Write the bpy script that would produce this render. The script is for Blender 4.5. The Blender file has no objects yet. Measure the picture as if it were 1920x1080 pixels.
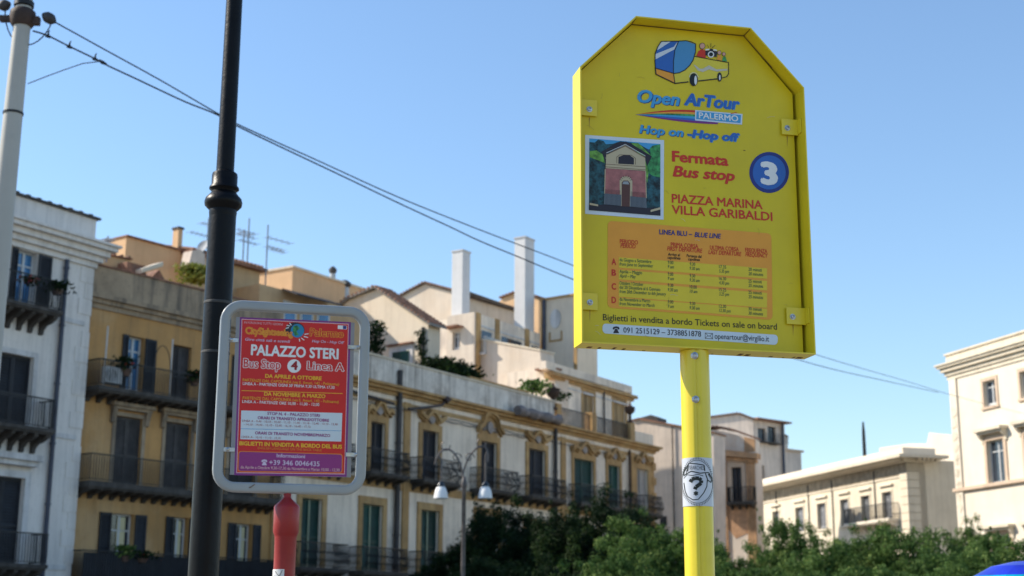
import bpy, bmesh, math, random
from mathutils import Vector, Matrix
random.seed(7)
R = math.radians
sc = bpy.context.scene
col = sc.collection

# ------------------------------------------------------------------ camera
FPX = 2700.0
PITCH, ROLL = R(13.34), R(0.30)
CAM = Vector((0, 0, 1.6))
ROT = Matrix.Rotation(R(90) + PITCH, 3, 'X') @ Matrix.Rotation(ROLL, 3, 'Z')
cd = bpy.data.cameras.new('camera'); cam = bpy.data.objects.new('camera', cd); col.objects.link(cam)
cam.matrix_world = Matrix.Translation(CAM) @ ROT.to_4x4()
cd.sensor_width = 36; cd.lens = FPX / 1920 * 36
cd.clip_start = 0.05; cd.clip_end = 2000
cd.dof.use_dof = True; cd.dof.focus_distance = 4.0; cd.dof.aperture_fstop = 6.4
sc.camera = cam
sc.render.resolution_x = 1024; sc.render.resolution_y = 576

# ------------------------------------------------------------------ light
SUN_AZ, SUN_EL = R(-80), R(38)          # azimuth clockwise from +Y
S = Vector((math.sin(SUN_AZ) * math.cos(SUN_EL), math.cos(SUN_AZ) * math.cos(SUN_EL), math.sin(SUN_EL)))
sl = bpy.data.lights.new('sun', 'SUN'); sl.energy = 5.0; sl.angle = R(0.5); sl.color = (1.0, 0.91, 0.77)
so = bpy.data.objects.new('sun', sl); col.objects.link(so)
so.rotation_euler = (-S).to_track_quat('-Z', 'Y').to_euler(); so.location = (-30, 10, 60)
world = bpy.data.worlds.new('World'); sc.world = world; world.use_nodes = True
wn = world.node_tree; wn.nodes.clear()
sky = wn.nodes.new('ShaderNodeTexSky'); sky.sky_type = 'NISHITA'; sky.sun_disc = False
sky.sun_elevation = SUN_EL; sky.sun_rotation = SUN_AZ
sky.air_density = 1.25; sky.dust_density = 0.12; sky.ozone_density = 4.6; sky.altitude = 0
bg = wn.nodes.new('ShaderNodeBackground'); bg.inputs[1].default_value = 0.15
wo = wn.nodes.new('ShaderNodeOutputWorld')
wn.links.new(sky.outputs[0], bg.inputs[0]); wn.links.new(bg.outputs[0], wo.inputs[0])
sc.view_settings.view_transform = 'Standard'; sc.view_settings.look = 'None'
sc.view_settings.exposure = 0.44; sc.view_settings.gamma = 1; sc.view_settings.use_curve_mapping = False

# ------------------------------------------------------------------ helpers
def ray(px, py):
    return ROT @ Vector(((px - 960) / FPX, (540 - py) / FPX, -1))
def at_depth(px, py, Y):
    r = ray(px, py); return CAM + r * (Y / r.y)
Z = Vector((0, 0, 1))

class Fr:
    """vertical plane with its own axes: u along it (to the right as seen), z up, w outward"""
    def __init__(s, az, P):
        a = R(az); s.d = Vector((math.sin(a), math.cos(a), 0)); s.n = Vector((math.cos(a), -math.sin(a), 0))
        s.O = Vector((P[0], P[1], 0)); s.az = az
    def p(s, u, z, w=0): return s.O + s.d * u + s.n * w + Z * z
    def hit(s, px, py, w=0):
        r = ray(px, py); t = ((s.O + s.n * w - CAM).dot(s.n)) / r.dot(s.n); return CAM + r * t
    def uz(s, px, py, w=0):
        q = s.hit(px, py, w); return ((q - s.O).dot(s.d), q.z)
    def rotz(s): return math.atan2(s.d.y, s.d.x)
    def par(s, px, py, w): return Fr(s.az, s.hit(px, py, w))

INV = {}
def tag(o, label=None, cat=None, group=None, kind=None):
    if label: o['label'] = label
    if cat: o['category'] = cat
    if group: o['group'] = group
    if kind: o['kind'] = kind
    return o
def thing(name, loc, label, cat, group=None, rz=0):
    o = bpy.data.objects.new(name, None); col.objects.link(o)
    o.location = loc; o.rotation_euler = (0, 0, rz); o.empty_display_size = .2
    INV[o] = (Matrix.Translation(Vector(loc)) @ Matrix.Rotation(rz, 4, 'Z')).inverted()
    return tag(o, label, cat, group)

class MB:
    def __init__(s): s.v = []; s.f = []; s.smooth = False
    def add(s, vs, fs):
        b = len(s.v); s.v += [Vector(x) for x in vs]; s.f += [tuple(i + b for i in f) for f in fs]; return s
    def quad(s, a, b, c, d): return s.add([a, b, c, d], [(0, 1, 2, 3)])
    def box(s, F, u0, u1, z0, z1, w0, w1):
        vs = [F.p(u, z, w) for w in (w0, w1) for u, z in ((u0, z0), (u1, z0), (u1, z1), (u0, z1))]
        return s.add(vs, [(0, 1, 2, 3), (7, 6, 5, 4), (0, 4, 5, 1), (1, 5, 6, 2), (2, 6, 7, 3), (3, 7, 4, 0)])
    def prism(s, F, poly, w0, w1):
        n = len(poly)
        vs = [F.p(u, z, w0) for u, z in poly] + [F.p(u, z, w1) for u, z in poly]
        return s.add(vs, [tuple(range(n)), tuple(range(2 * n - 1, n - 1, -1))] + [(i, i + n, (i + 1) % n + n, (i + 1) % n) for i in range(n)])
    def prism_wz(s, F, poly, u0, u1):
        n = len(poly)
        vs = [F.p(u0, z, w) for w, z in poly] + [F.p(u1, z, w) for w, z in poly]
        return s.add(vs, [tuple(range(n)), tuple(range(2 * n - 1, n - 1, -1))] + [(i, i + n, (i + 1) % n + n, (i + 1) % n) for i in range(n)])
    def flat(s, F, poly, w): return s.add([F.p(u, z, w) for u, z in poly], [tuple(range(len(poly)))])
    def tube(s, pts, r, seg=8, caps=True, closed=False, ref0=None, sq=None):
        pts = [Vector(p) for p in pts]; n = len(pts); b = len(s.v)
        rr = r if isinstance(r, (list, tuple)) else [r] * n
        ref = ref0
        for i, p in enumerate(pts):
            if closed: t = pts[(i + 1) % n] - pts[i - 1]
            else: t = pts[min(i + 1, n - 1)] - pts[max(i - 1, 0)]
            t.normalize()
            if ref is None: ref = Vector((0, 0, 1)) if abs(t.z) < .9 else Vector((1, 0, 0))
            x = (ref - t * ref.dot(t)).normalized(); ref = x; y = t.cross(x)
            for k in range(seg):
                a = 2 * math.pi * k / seg; f = 1 if not sq else 1 / (abs(math.cos(a)) ** sq + abs(math.sin(a)) ** sq) ** (1 / sq); s.v.append(p + (x * math.cos(a) + y * math.sin(a)) * rr[i] * f)
        m = n if closed else n - 1
        for i in range(m):
            for k in range(seg):
                a = b + i * seg; c = b + ((i + 1) % n) * seg
                s.f.append((a + k, a + (k + 1) % seg, c + (k + 1) % seg, c + k))
        if caps and not closed:
            s.f.append(tuple(b + k for k in range(seg))); s.f.append(tuple(b + (n - 1) * seg + k for k in reversed(range(seg))))
        return s
    def lathe(s, base, prof, seg=24, axis=None):
        A = (axis or Z).normalized(); X = A.orthogonal().normalized(); Y = A.cross(X); b = len(s.v); base = Vector(base)
        for r, h in prof:
            for k in range(seg):
                a = 2 * math.pi * k / seg; s.v.append(base + A * h + (X * math.cos(a) + Y * math.sin(a)) * max(r, 1e-4))
        for i in range(len(prof) - 1):
            for k in range(seg):
                s.f.append((b + i * seg + k, b + i * seg + (k + 1) % seg, b + (i + 1) * seg + (k + 1) % seg, b + (i + 1) * seg + k))
        s.f.append(tuple(b + k for k in reversed(range(seg)))); s.f.append(tuple(b + (len(prof) - 1) * seg + k for k in range(seg)))
        return s
    def build(s, name, mat, parent=None, origin=None, smooth=False, bevel=0, fixn=True):
        me = bpy.data.meshes.new(name)
        if parent is not None:
            root = parent
            while root.parent: root = root.parent
            if root not in INV: INV[root] = Matrix.Identity(4)
            M4 = INV[root]
        else:
            M4 = Matrix.Translation(-Vector(origin)) if origin is not None else Matrix.Identity(4)
        me.from_pydata([M4 @ v for v in s.v], [], s.f)
        if fixn:
            bm = bmesh.new(); bm.from_mesh(me); bmesh.ops.recalc_face_normals(bm, faces=bm.faces); bm.to_mesh(me); bm.free()
        me.materials.append(mat)
        if smooth:
            for p in me.polygons: p.use_smooth = True
            try: me.set_sharp_from_angle(angle=R(40))
            except Exception: pass
        o = bpy.data.objects.new(name, me); col.objects.link(o)
        if parent is not None: o.parent = parent
        elif origin is not None:
            o.location = origin; INV[o] = M4
        if bevel:
            b = o.modifiers.new('bevel', 'BEVEL'); b.width = bevel; b.segments = 2; b.limit_method = 'ANGLE'
        return o

# ------------------------------------------------------------------ materials
MATS = {}
def M(name, c, rough=.85, var=.12, scale=1.2, streak=0, dirt=(.12, .11, .10), bump=.15, metal=0, spec=.4, blotch=None, bamt=0, fine=40, coat=0):
    if name in MATS: return MATS[name]
    m = bpy.data.materials.new(name); m.use_nodes = True; t = m.node_tree; N = t.nodes; L = t.links
    b = N['Principled BSDF']; b.inputs['Roughness'].default_value = rough; b.inputs['Metallic'].default_value = metal
    b.inputs['Specular IOR Level'].default_value = spec
    b.inputs['Coat Weight'].default_value = coat
    tc = N.new('ShaderNodeTexCoord')
    def noise(sx, sy, sz, sca, det=5, off=0):
        mp = N.new('ShaderNodeMapping'); mp.inputs['Scale'].default_value = (sx, sy, sz); mp.inputs['Location'].default_value = (off, off * 1.7, off * .6)
        n = N.new('ShaderNodeTexNoise'); n.inputs['Scale'].default_value = sca; n.inputs['Detail'].default_value = det; n.inputs['Roughness'].default_value = .62
        L.new(tc.outputs['Object'], mp.inputs[0]); L.new(mp.outputs[0], n.inputs[0]); return n
    def mix(f, a, bb):
        x = N.new('ShaderNodeMix'); x.data_type = 'RGBA'
        L.new(f, x.inputs[0])
        for i, q in ((6, a), (7, bb)):
            if hasattr(q, 'links') or hasattr(q, 'is_linked'): L.new(q, x.inputs[i])
            else: x.inputs[i].default_value = (*q, 1)
        return x.outputs[2]
    def ramp(o, lo, hi, mx=1.0):
        r = N.new('ShaderNodeMapRange'); r.inputs[1].default_value = lo; r.inputs[2].default_value = hi; r.inputs[4].default_value = mx
        L.new(o, r.inputs[0]); return r.outputs[0]
    n1 = noise(1, 1, 1, scale)
    lo = tuple(x * (1 - var) for x in c); hi = tuple(min(1, x * (1 + var)) for x in c)
    o = mix(ramp(n1.outputs[0], .35, .65), lo, hi)
    if blotch:
        n3 = noise(1, 1, 1, scale * .45, 8, 11.3); o = mix(ramp(n3.outputs[0], .52, .60, bamt), o, blotch)
    if streak:
        n2 = noise(3.0, 3.0, .22, 1.0, 6, 4.1); o = mix(ramp(n2.outputs[0], .46, .70, streak), o, dirt)
        n4 = noise(1, 1, 1, 7, 6, 2.2); o = mix(ramp(n4.outputs[0], .54, .72, streak * .5), o, dirt)
    if 'shutter' in name:
        oi = N.new('ShaderNodeObjectInfo'); hs = N.new('ShaderNodeHueSaturation'); mr = N.new('ShaderNodeMapRange'); mr.inputs[3].default_value = .55; mr.inputs[4].default_value = 1.25
        L.new(oi.outputs['Random'], mr.inputs[0]); L.new(mr.outputs[0], hs.inputs['Value']); L.new(o, hs.inputs['Color']); o = hs.outputs[0]
    L.new(o, b.inputs['Base Color'])
    if bump:
        n5 = noise(1, 1, 1, fine, 6); bp = N.new('ShaderNodeBump'); bp.inputs['Strength'].default_value = bump; bp.inputs['Distance'].default_value = .02
        L.new(n5.outputs[0], bp.inputs['Height']); L.new(bp.outputs[0], b.inputs['Normal'])
    MATS[name] = m; return m
def P(name, c, rough=.42, spec=.35):          # printed ink: a faint unevenness only
    return M('print_' + name, c, rough, .04, 9, 0, bump=0, spec=spec)
def glass(name, c, rough=.08):
    m = M(name, c, rough, .3, .8, 0, bump=0, spec=.7); return m

white_wall = M('white_plaster', (.74, .69, .635), streak=.30, var=.06, scale=.35)
white_trim = M('white_trim', (.62, .60, .58), streak=.45, var=.08)
ochre_wall = M('ochre_plaster', (.50, .275, .10), streak=.42, var=.16, scale=.3, dirt=(.20, .13, .07), blotch=(.56, .37, .19), bamt=.7)
ochre_old = M('stained_parapet', (.36, .27, .18), streak=.85, var=.2, scale=.8, dirt=(.10, .085, .07))
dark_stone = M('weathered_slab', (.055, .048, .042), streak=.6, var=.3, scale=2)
cream_wall = M('palace_plaster', (.82, .70, .56), streak=.42, var=.10, scale=.4, dirt=(.30, .24, .19), blotch=(.48, .41, .35), bamt=.6)
gold_trim = M('yellow_ochre_trim', (.43, .26, .105), streak=.45, var=.18, scale=1.1, dirt=(.17, .11, .06), blotch=(.55, .38, .18), bamt=.5)
lit_cream = M('cream_render', (.62, .53, .43), streak=.28, var=.08, scale=.5, dirt=(.35, .27, .20), blotch=(.60, .48, .36), bamt=.5)
beige_wall = M('beige_render', (.70, .59, .45), streak=.2, var=.07, scale=.5, dirt=(.35, .26, .18))
terra_wall = M('tan_render', (.66, .42, .23), streak=.16, var=.09, scale=.5, dirt=(.34, .19, .10))
tan_wall = M('sandy_render', (.52, .35, .19), streak=.25, var=.12, scale=.6, dirt=(.28, .19, .11))
tile_m = M('clay_tile', (.24, .12, .075), var=.4, scale=3, streak=.4)
pale_stone = M('pale_stone', (.66, .58, .45), streak=.28, var=.07, scale=.6, dirt=(.38, .30, .21))
pale_stone2 = M('cream_stone', (.72, .64, .52), streak=.14, var=.06, scale=.5, dirt=(.48, .38, .28))
peach_stone = M('peach_stone', (.58, .44, .32), streak=.3, var=.1, scale=1, dirt=(.40, .28, .19))
pink_wall = M('faded_pink_plaster', (.70, .60, .50), streak=.3, var=.1, scale=.5, dirt=(.45, .30, .20), blotch=(.60, .38, .24), bamt=.5)
rust_trim = M('orange_stained_stone', (.50, .29, .15), streak=.6, var=.25, scale=1.5, dirt=(.18, .11, .07))
grey_wall = M('greyish_render', (.64, .54, .455), streak=.35, var=.1, scale=.7, dirt=(.25, .22, .2))
chim_m = M('white_chimney_paint', (.66, .65, .64), streak=.1, var=.04)
sh_black = M('blackish_shutter', (.016, .019, .026), .6, .3, 3, .2, dirt=(.05, .05, .05))
sh_brown = M('brown_grey_shutter', (.055, .05, .05), .65, .3, 3, .3, dirt=(.10, .09, .08))
sh_green = M('green_shutter', (.012, .062, .048), .55, .3, 3, .2, dirt=(.03, .05, .045))
sh_pale = M('pale_shutter', (.50, .46, .42), .6, .1, 3, .2)
sh_grey = M('grey_shutter', (.19, .20, .22), .6, .1, 3, .2)
wood_white = M('white_window_paint', (.55, .56, .56), .5, .08, 3, .1)
wood_green = M('dull_green_paint', (.20, .25, .17), .5, .1, 3, .1)
pane_m = glass('window_glass', (.03, .04, .055))
pane_blue = glass('blue_glass', (.04, .16, .34), .12)
blind_m = M('yellow_blind', (.62, .55, .33), .8, .06)
inside = M('dark_interior', (.012, .012, .014), .95, .2)
iron = M('black_iron', (.011, .011, .012), .5, .3, 4, 0)
rust_iron = M('rusty_iron', (.06, .035, .025), .7, .4, 5, 0)
pipe_m = M('dark_drainpipe', (.045, .04, .04), .6, .3, 3, .3)
pipe_blue = M('blue_grey_drainpipe', (.045, .055, .085), .5, .2, 3, .1)
asphalt = M('asphalt', (.07, .07, .07), .9, .2, 2, 0, bump=.4)
paving = M('stone_paving', (.22, .205, .18), .8, .15, 1.5, .3)
kerb_m = M('kerb_stone', (.30, .29, .27), .8, .15, 2, .3)
soil = M('garden_soil', (.10, .085, .05), .95, .3, 2, 0, bump=.6)
bark = M('bark', (.07, .055, .04), .95, .3, 6, 0, bump=.8, fine=12)

def leafmat(name, c1, c2, c3):
    m = bpy.data.materials.new(name); m.use_nodes = True; t = m.node_tree; N = t.nodes; L = t.links
    b = N['Principled BSDF']; b.inputs['Roughness'].default_value = .6; b.inputs['Specular IOR Level'].default_value = .12
    g = N.new('ShaderNodeNewGeometry'); r = N.new('ShaderNodeValToRGB')
    e = r.color_ramp.elements; e[0].color = (*c1, 1); e[1].color = (*c3, 1); x = e.new(.6); x.color = (*c2, 1)
    tc = N.new('ShaderNodeTexCoord'); n = N.new('ShaderNodeTexNoise'); n.inputs['Scale'].default_value = .9; n.inputs['Detail'].default_value = 3
    L.new(tc.outputs['Object'], n.inputs[0])
    a = N.new('ShaderNodeMath'); a.operation = 'MULTIPLY_ADD'; a.inputs[1].default_value = .5
    s2 = N.new('ShaderNodeMath'); s2.operation = 'MULTIPLY_ADD'; s2.inputs[1].default_value = 1.6; s2.inputs[2].default_value = -.55
    L.new(n.outputs[0], s2.inputs[0]); L.new(g.outputs['Random Per Island'], a.inputs[0]); L.new(s2.outputs[0], a.inputs[2])
    L.new(a.outputs[0], r.inputs[0]); L.new(r.outputs[0], b.inputs['Base Color'])
    tr = N.new('ShaderNodeBsdfTranslucent'); L.new(r.outputs[0], tr.inputs[0])
    mx = N.new('ShaderNodeMixShader'); mx.inputs[0].default_value = .3
    L.new(b.outputs[0], mx.inputs[1]); L.new(tr.outputs[0], mx.inputs[2]); L.new(mx.outputs[0], N['Material Output'].inputs[0])
    return m
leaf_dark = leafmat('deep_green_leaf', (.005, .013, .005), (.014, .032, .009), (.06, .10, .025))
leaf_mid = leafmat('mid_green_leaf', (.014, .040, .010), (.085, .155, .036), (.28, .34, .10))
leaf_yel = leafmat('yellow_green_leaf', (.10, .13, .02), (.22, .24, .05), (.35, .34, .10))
petal_red = M('red_petals', (.30, .03, .025), .6, .2, 20, 0, bump=0)
pot_m = M('terracotta_pot', (.10, .06, .045), .8, .15, 6, .1)

stucco = M('grey_stucco', (.34, .29, .26), streak=.5, var=.2, scale=4)
# ------------------------------------------------------------------ building kit
def wall(root, F, u0, u1, z0, z1, ops, mat, depth=10, reveal=.32, name='wall', rmat=None):
    """front with true openings, closed to a solid body behind"""
    m = MB()
    us = sorted({u0, u1, *[min(max(o[0], u0), u1) for o in ops], *[min(max(o[1], u0), u1) for o in ops]})
    zs = sorted({z0, z1, *[min(max(o[2], z0), z1) for o in ops], *[min(max(o[3], z0), z1) for o in ops]})
    for i in range(len(us) - 1):
        run = None
        for j in range(len(zs) - 1):
            cu = (us[i] + us[i + 1]) / 2; cz = (zs[j] + zs[j + 1]) / 2
            if any(o[0] < cu < o[1] and o[2] < cz < o[3] for o in ops): continue
            m.quad(F.p(us[i], zs[j]), F.p(us[i + 1], zs[j]), F.p(us[i + 1], zs[j + 1]), F.p(us[i], zs[j + 1]))
    for a, b, c, d in ops:
        w = -reveal
        m.quad(F.p(a, c), F.p(a, d), F.p(a, d, w), F.p(a, c, w)); m.quad(F.p(b, c), F.p(b, d), F.p(b, d, w), F.p(b, c, w))
        m.quad(F.p(a, c), F.p(b, c), F.p(b, c, w), F.p(a, c, w)); m.quad(F.p(a, d), F.p(b, d), F.p(b, d, w), F.p(a, d, w))
    D = -depth
    m.quad(F.p(u0, z0), F.p(u0, z1), F.p(u0, z1, D), F.p(u0, z0, D)); m.quad(F.p(u1, z0), F.p(u1, z1), F.p(u1, z1, D), F.p(u1, z0, D))
    m.quad(F.p(u0, z1), F.p(u1, z1), F.p(u1, z1, D), F.p(u0, z1, D)); m.quad(F.p(u0, z0, D), F.p(u1, z0, D), F.p(u1, z1, D), F.p(u0, z1, D))
    o = m.build(name, mat, root, fixn=False)
    if ops:
        m = MB()
        for a, b, c, d in ops: m.box(F, a - .05, b + .05, c - .05, d + .05, -reveal - .5, -reveal - .42)
        m.build('dark_room', inside, root)
    return o

def leaf_mesh(F, a, b, z0, z1, w, t=.05, pitch=.11):
    """one louvred shutter leaf"""
    m = MB(); s = min(.08, (b - a) * .18)
    m.box(F, a, a + s, z0, z1, w - t, w); m.box(F, b - s, b, z0, z1, w - t, w)
    zm = z0 + (z1 - z0) * .42
    for c, d in ((z0, z0 + .12), (zm, zm + .1), (z1 - .1, z1)): m.box(F, a + s, b - s, c, d, w - t + .003, w - .003)
    z = z0 + .13
    while z < z1 - .12:
        if not (zm - .06 < z < zm + .09):
            vs = [F.p(a + s, z, w - .008), F.p(b - s, z, w - .008), F.p(b - s, z + .075, w - t + .008), F.p(a + s, z + .075, w - t + .008)]
            m.quad(*vs)
        z += pitch
    m.quad(F.p(a + s, z0 + .1, w - t - .004), F.p(b - s, z0 + .1, w - t - .004), F.p(b - s, z1 - .1, w - t - .004), F.p(a + s, z1 - .1, w - t - .004))
    return m
def window(root, F, op, kind='shut', sh=sh_black, frame=wood_white, pane=pane_m, wcl=-.16):
    a, b, c, d = op; mid = (a + b) / 2
    m = MB(); fw = .07; w0, w1 = -.30, -.22
    m.box(F, a, a + fw, c, d, w0, w1); m.box(F, b - fw, b, c, d, w0, w1)
    m.box(F, a + fw, b - fw, d - fw, d, w0, w1); m.box(F, a + fw, b - fw, c, c + .22, w0, w1)
    m.box(F, mid - .05, mid + .05, c + .22, d - fw, w0 + .002, w1 + .004)
    zt = c + (d - c) * .74; m.box(F, a + fw, mid - .05, zt, zt + .06, w0, w1 - .005); m.box(F, mid + .05, b - fw, zt, zt + .06, w0, w1 - .005)
    o = m.build('window', frame, root)
    MB().box(F, a + fw, mid - .05, c + .22, d - fw, -.27, -.26).build('pane', pane, o)
    MB().box(F, mid + .05, b - fw, c + .22, d - fw, -.27, -.26).build('pane', pane, o)
    if kind == 'shut':
        leaf_mesh(F, a + .01, mid - .006, c + .02, d - .01, wcl).build('shutter', sh, o, fixn=False)
        leaf_mesh(F, mid + .006, b - .01, c + .02, d - .01, wcl).build('shutter', sh, o, fixn=False)
    elif kind == 'open':
        h = (b - a) / 2
        leaf_mesh(F, a - h - .03, a - .03, c, d, .08).build('shutter', sh, o, fixn=False)
        leaf_mesh(F, b + .03, b + h + .03, c, d, .08).build('shutter', sh, o, fixn=False)
    elif kind == 'right':
        h = (b - a) * .7
        leaf_mesh(F, b + .03, b + h + .03, c, d, .08).build('shutter', sh, o, fixn=False)
        leaf_mesh(F, a - .3, a - .03, c, d, .08).build('shutter', sh, o, fixn=False)
    return o

def surround(root, F, op, t, mat, proud=.07, top=None, sill=True, name='surround'):
    a, b, c, d = op; tt = top or t
    m = MB(); m.box(F, a - t, a - .003, c, d + .003, -.05, proud); m.box(F, b + .003, b + t, c, d + .003, -.05, proud)
    m.box(F, a - t, b + t, d + .006, d + tt, -.05, proud + .003)
    if sill: m.box(F, a - t - .05, b + t + .05, c - .14, c - .003, -.02, proud + .06)
    return m.build(name, mat, root)
def hood(root, F, op, ext, rise, mat, h=.22, proj=.32, scrolls=True):
    a, b, c, d = op; z = d + rise
    m = MB(); m.box(F, a - ext, b + ext, z, z + h * .45, .0, proj * .7); m.box(F, a - ext - .08, b + ext + .08, z + h * .45 + .002, z + h, .0, proj)
    if scrolls:
        for q in (a - ext + .02, b + ext - .22):
            m.prism_wz(F, [(0, z - .55), (.10, z - .5), (.13, z - .3), (proj * .6, z - .08), (proj * .6, z - .004), (0, z - .004)], q, q + .2)
    return m.build('window_hood', mat, root)
def scroll_pediment(root, F, op, ext, rise, mat, kind=0):
    a, b, c, d = op; mid = (a + b) / 2; W = (b - a) / 2 + ext; z = d + rise
    def prof(x):
        x = abs(x) / W
        if kind == 2: return math.sqrt(max(0, 1 - min(x * 1.15, 1) ** 2)) * 1.25 if x < .62 else .62 - (x - .62) * .9
        if kind == 1: return .28 + .38 * max(0, 1 - (x / .45) ** 2) + .22 * max(0, (x - .62) / .38)
        return .22 + .45 * math.cos(min(x / .55, 1) * math.pi / 2) ** 2 + .12 * math.sin(max(0, x - .55) / .45 * math.pi)
    N = 22; xs = [-W + 2 * W * i / N for i in range(N + 1)]
    top = [(mid + x, z + prof(x)) for x in xs]; bot = [(mid + x, z + prof(x) - .2) for x in reversed(xs)]
    m = MB(); m.prism(F, top + bot, 0, .3)
    top2 = [(mid + x * .96, z + prof(x) - .205) for x in xs]; bot2 = [(mid + x * .96, z + prof(x) - .32) for x in reversed(xs)]
    m.prism(F, top2 + bot2, 0, .18)
    o = m.build('pediment', mat, root)
    # stucco cartouche in the tympanum
    m = MB(); rn = random.Random(int(a * 10))
    zc = z + (.25 if kind != 2 else .35)
    m.prism(F, [(mid + .26 * math.cos(k * math.pi / 6) * (1 + .15 * (k % 2)), zc + .30 * math.sin(k * math.pi / 6) * (1 + .12 * (k % 2))) for k in range(12)], 0, .16)
    for k in (-1, 1):
        for j in range(3):
            x = mid + k * (.28 + .14 * j); zz = zc - .08 * j
            m.prism(F, [(x + .09 * math.cos(i * 1.047), zz + .08 * math.sin(i * 1.047)) for i in range(6)], 0, .10)
    m.build('cartouche', stucco, o)
    f = MB(); xs2 = [x * .72 for x in xs]
    f.prism(F, [(mid + x, z + prof(x / .72) - .25) for x in xs2] + [(mid + W * .56, d + .02), (mid - W * .56, d + .02)], 0, .06)
    f.build('tympanum', mat, o)
    return o

def balcony(root, F, a, b, z, proj=.95, mat=dark_stone, rail_h=1.0, belly=.0, nbr=4, brm=None, slab_h=.18, iron_m=None, brh=.5, side_r=True, curl=False):
    m = MB(); m.box(F, a, b, z - slab_h, z, .0, proj); m.box(F, a + .04, b - .04, z - slab_h - .07, z - slab_h - .002, .0, proj - .06)
    o = m.build('balcony', mat, root)
    for i in range(nbr):
        u = a + .12 + (b - a - .42) * i / max(1, nbr - 1); zt = z - slab_h - .074
        pr = [(0, zt - brh), (.10, zt - brh + .02), (.14, zt - brh * .7), (.30, zt - brh * .45), (proj * .55, zt - brh * .38), (proj * .85, zt - brh * .15), (proj * .88, zt), (0, zt)]
        MB().prism_wz(F, pr, u, u + .17).build('bracket', brm or mat, o)
    im = iron_m or iron
    m = MB(); zt = z + rail_h; w = proj - .06; e = .05
    def line(p, q, n):
        for i in range(n + 1):
            u = p[0] + (q[0] - p[0]) * i / n; ww = p[1] + (q[1] - p[1]) * i / n
            nx, nw = (0, 1) if p[1] == q[1] else ((-1 if p[0] < (a + b) / 2 else 1), 0)
            t = .011; prev = None
            for s, k in ((0, 0), (.3, 1), (.65, .35), (1, 0)):
                c = (u + nx * belly * k, z + .06 + (rail_h - .08) * s, ww + nw * belly * k)
                if prev: m.add([F.p(prev[0] - t, prev[1], prev[2] - t), F.p(prev[0] + t, prev[1], prev[2] - t), F.p(prev[0] + t, prev[1], prev[2] + t), F.p(prev[0] - t, prev[1], prev[2] + t),
                                F.p(c[0] - t, c[1], c[2] - t), F.p(c[0] + t, c[1], c[2] - t), F.p(c[0] + t, c[1], c[2] + t), F.p(c[0] - t, c[1], c[2] + t)],
                               [(0, 1, 5, 4), (1, 2, 6, 5), (2, 3, 7, 6), (3, 0, 4, 7)])
                prev = c
            if curl and i < n:
                un = p[0] + (q[0] - p[0]) * (i + .5) / n; wn = p[1] + (q[1] - p[1]) * (i + .5) / n
                for zc in (.3, .62):
                    ring = [F.p(un + nx * belly * .7 + (.05 * math.cos(k * 1.047) if nw else 0), z + rail_h * zc + .06 * math.sin(k * 1.047), wn + nw * belly * .7 + (.05 * math.cos(k * 1.047) if nx else 0)) for k in range(6)]
                    m.tube(ring, .009, 3, closed=True)
    line((a + e, w), (b - e, w), max(4, int((b - a) / .12)))
    line((a + e, .04), (a + e, w - .1), 7); line((b - e, .04), (b - e, w - .1), 7)
    for zz in (z + .05, zt - .02):
        h = .045 if zz > z + .5 else .03
        m.box(F, a + e - .02, b - e + .02, zz, zz + h, w - .02, w + .025); m.box(F, a + e - .02, a + e + .02, zz, zz + h, 0, w - .022); m.box(F, b - e - .02, b - e + .02, zz, zz + h, 0, w - .022)
    m.build('railing', im, o, fixn=False)
    return o

def op_px(F, xl, xr, yt, yb, w=0):
    xm = (xl + xr) / 2; a = F.uz(xl, (yt + yb) / 2, w)[0]; b = F.uz(xr, (yt + yb) / 2, w)[0]
    return (a, b, F.uz(xm, yb, w)[1], F.uz(xm, yt, w)[1])
def polypx(F, pts, w=0): return [F.uz(x, y, w) for x, y in pts]
def pipe(root, F, pts, r, mat, name='drainpipe', w=.12):
    return MB().tube([F.p(*F.uz(x, y, w), w) for x, y in pts], r, 8).build(name, mat, root, smooth=True)
def vpipe(root, F, px, py, z0, z1, r, mat, w=.12, name='drainpipe'):
    u = F.uz(px, py, w)[0]; m = MB().tube([F.p(u, z0, w), F.p(u, z1, w)], r, 8)
    z = z0 + 1.5
    while z < z1: m.tube([F.p(u, z, w), F.p(u, z + .06, w)], r * 1.35, 8); z += 2.2
    return m.build(name, mat, root, smooth=True)
def cornice(root, F, u0, u1, zb, prof, mat, ret=0, name='cornice'):
    """stepped moulding; prof = [(z offset lo, hi, projection)]"""
    m = MB()
    for lo, hi, pr in prof: m.box(F, u0 - (pr if ret & 1 else 0), u1 + (pr if ret & 2 else 0), zb + lo, zb + hi - .002, -.3, pr)
    return m.build(name, mat, root)

# ------------------------------------------------------------------ the setting: ground
g = MB(); GO = Fr(90, (0, 0)); g.add([(-900, -900, 0), (900, -900, 0), (900, 900, 0), (-900, 900, 0)], [(0, 1, 2, 3)])
tag(g.build('ground', paving, fixn=False), kind='structure')
g = MB(); g.add([(-60, 7.5, .004), (60, 7.5, .004), (60, 14.5, .004), (-60, 14.5, .004)], [(0, 1, 2, 3)])
tag(g.build('road', asphalt, fixn=False), kind='structure')
g = MB(); g.box(Fr(90, (0, 0)), -60, 60, -.05, .12, -7.5, 12)
tag(g.build('pavement', paving), kind='structure')
kb = MB(); kb.box(Fr(90, (0, 0)), -60, 60, -.05, .124, -7.66, -7.503)
tag(kb.build('kerb', kerb_m), kind='structure')
g = MB(); g.add([(-6, 28, .06), (40, 28, .06), (40, 88, .06), (-6, 88, .06)], [(0, 1, 2, 3)])
tag(g.build('garden_ground', soil, fixn=False), kind='structure')

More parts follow.
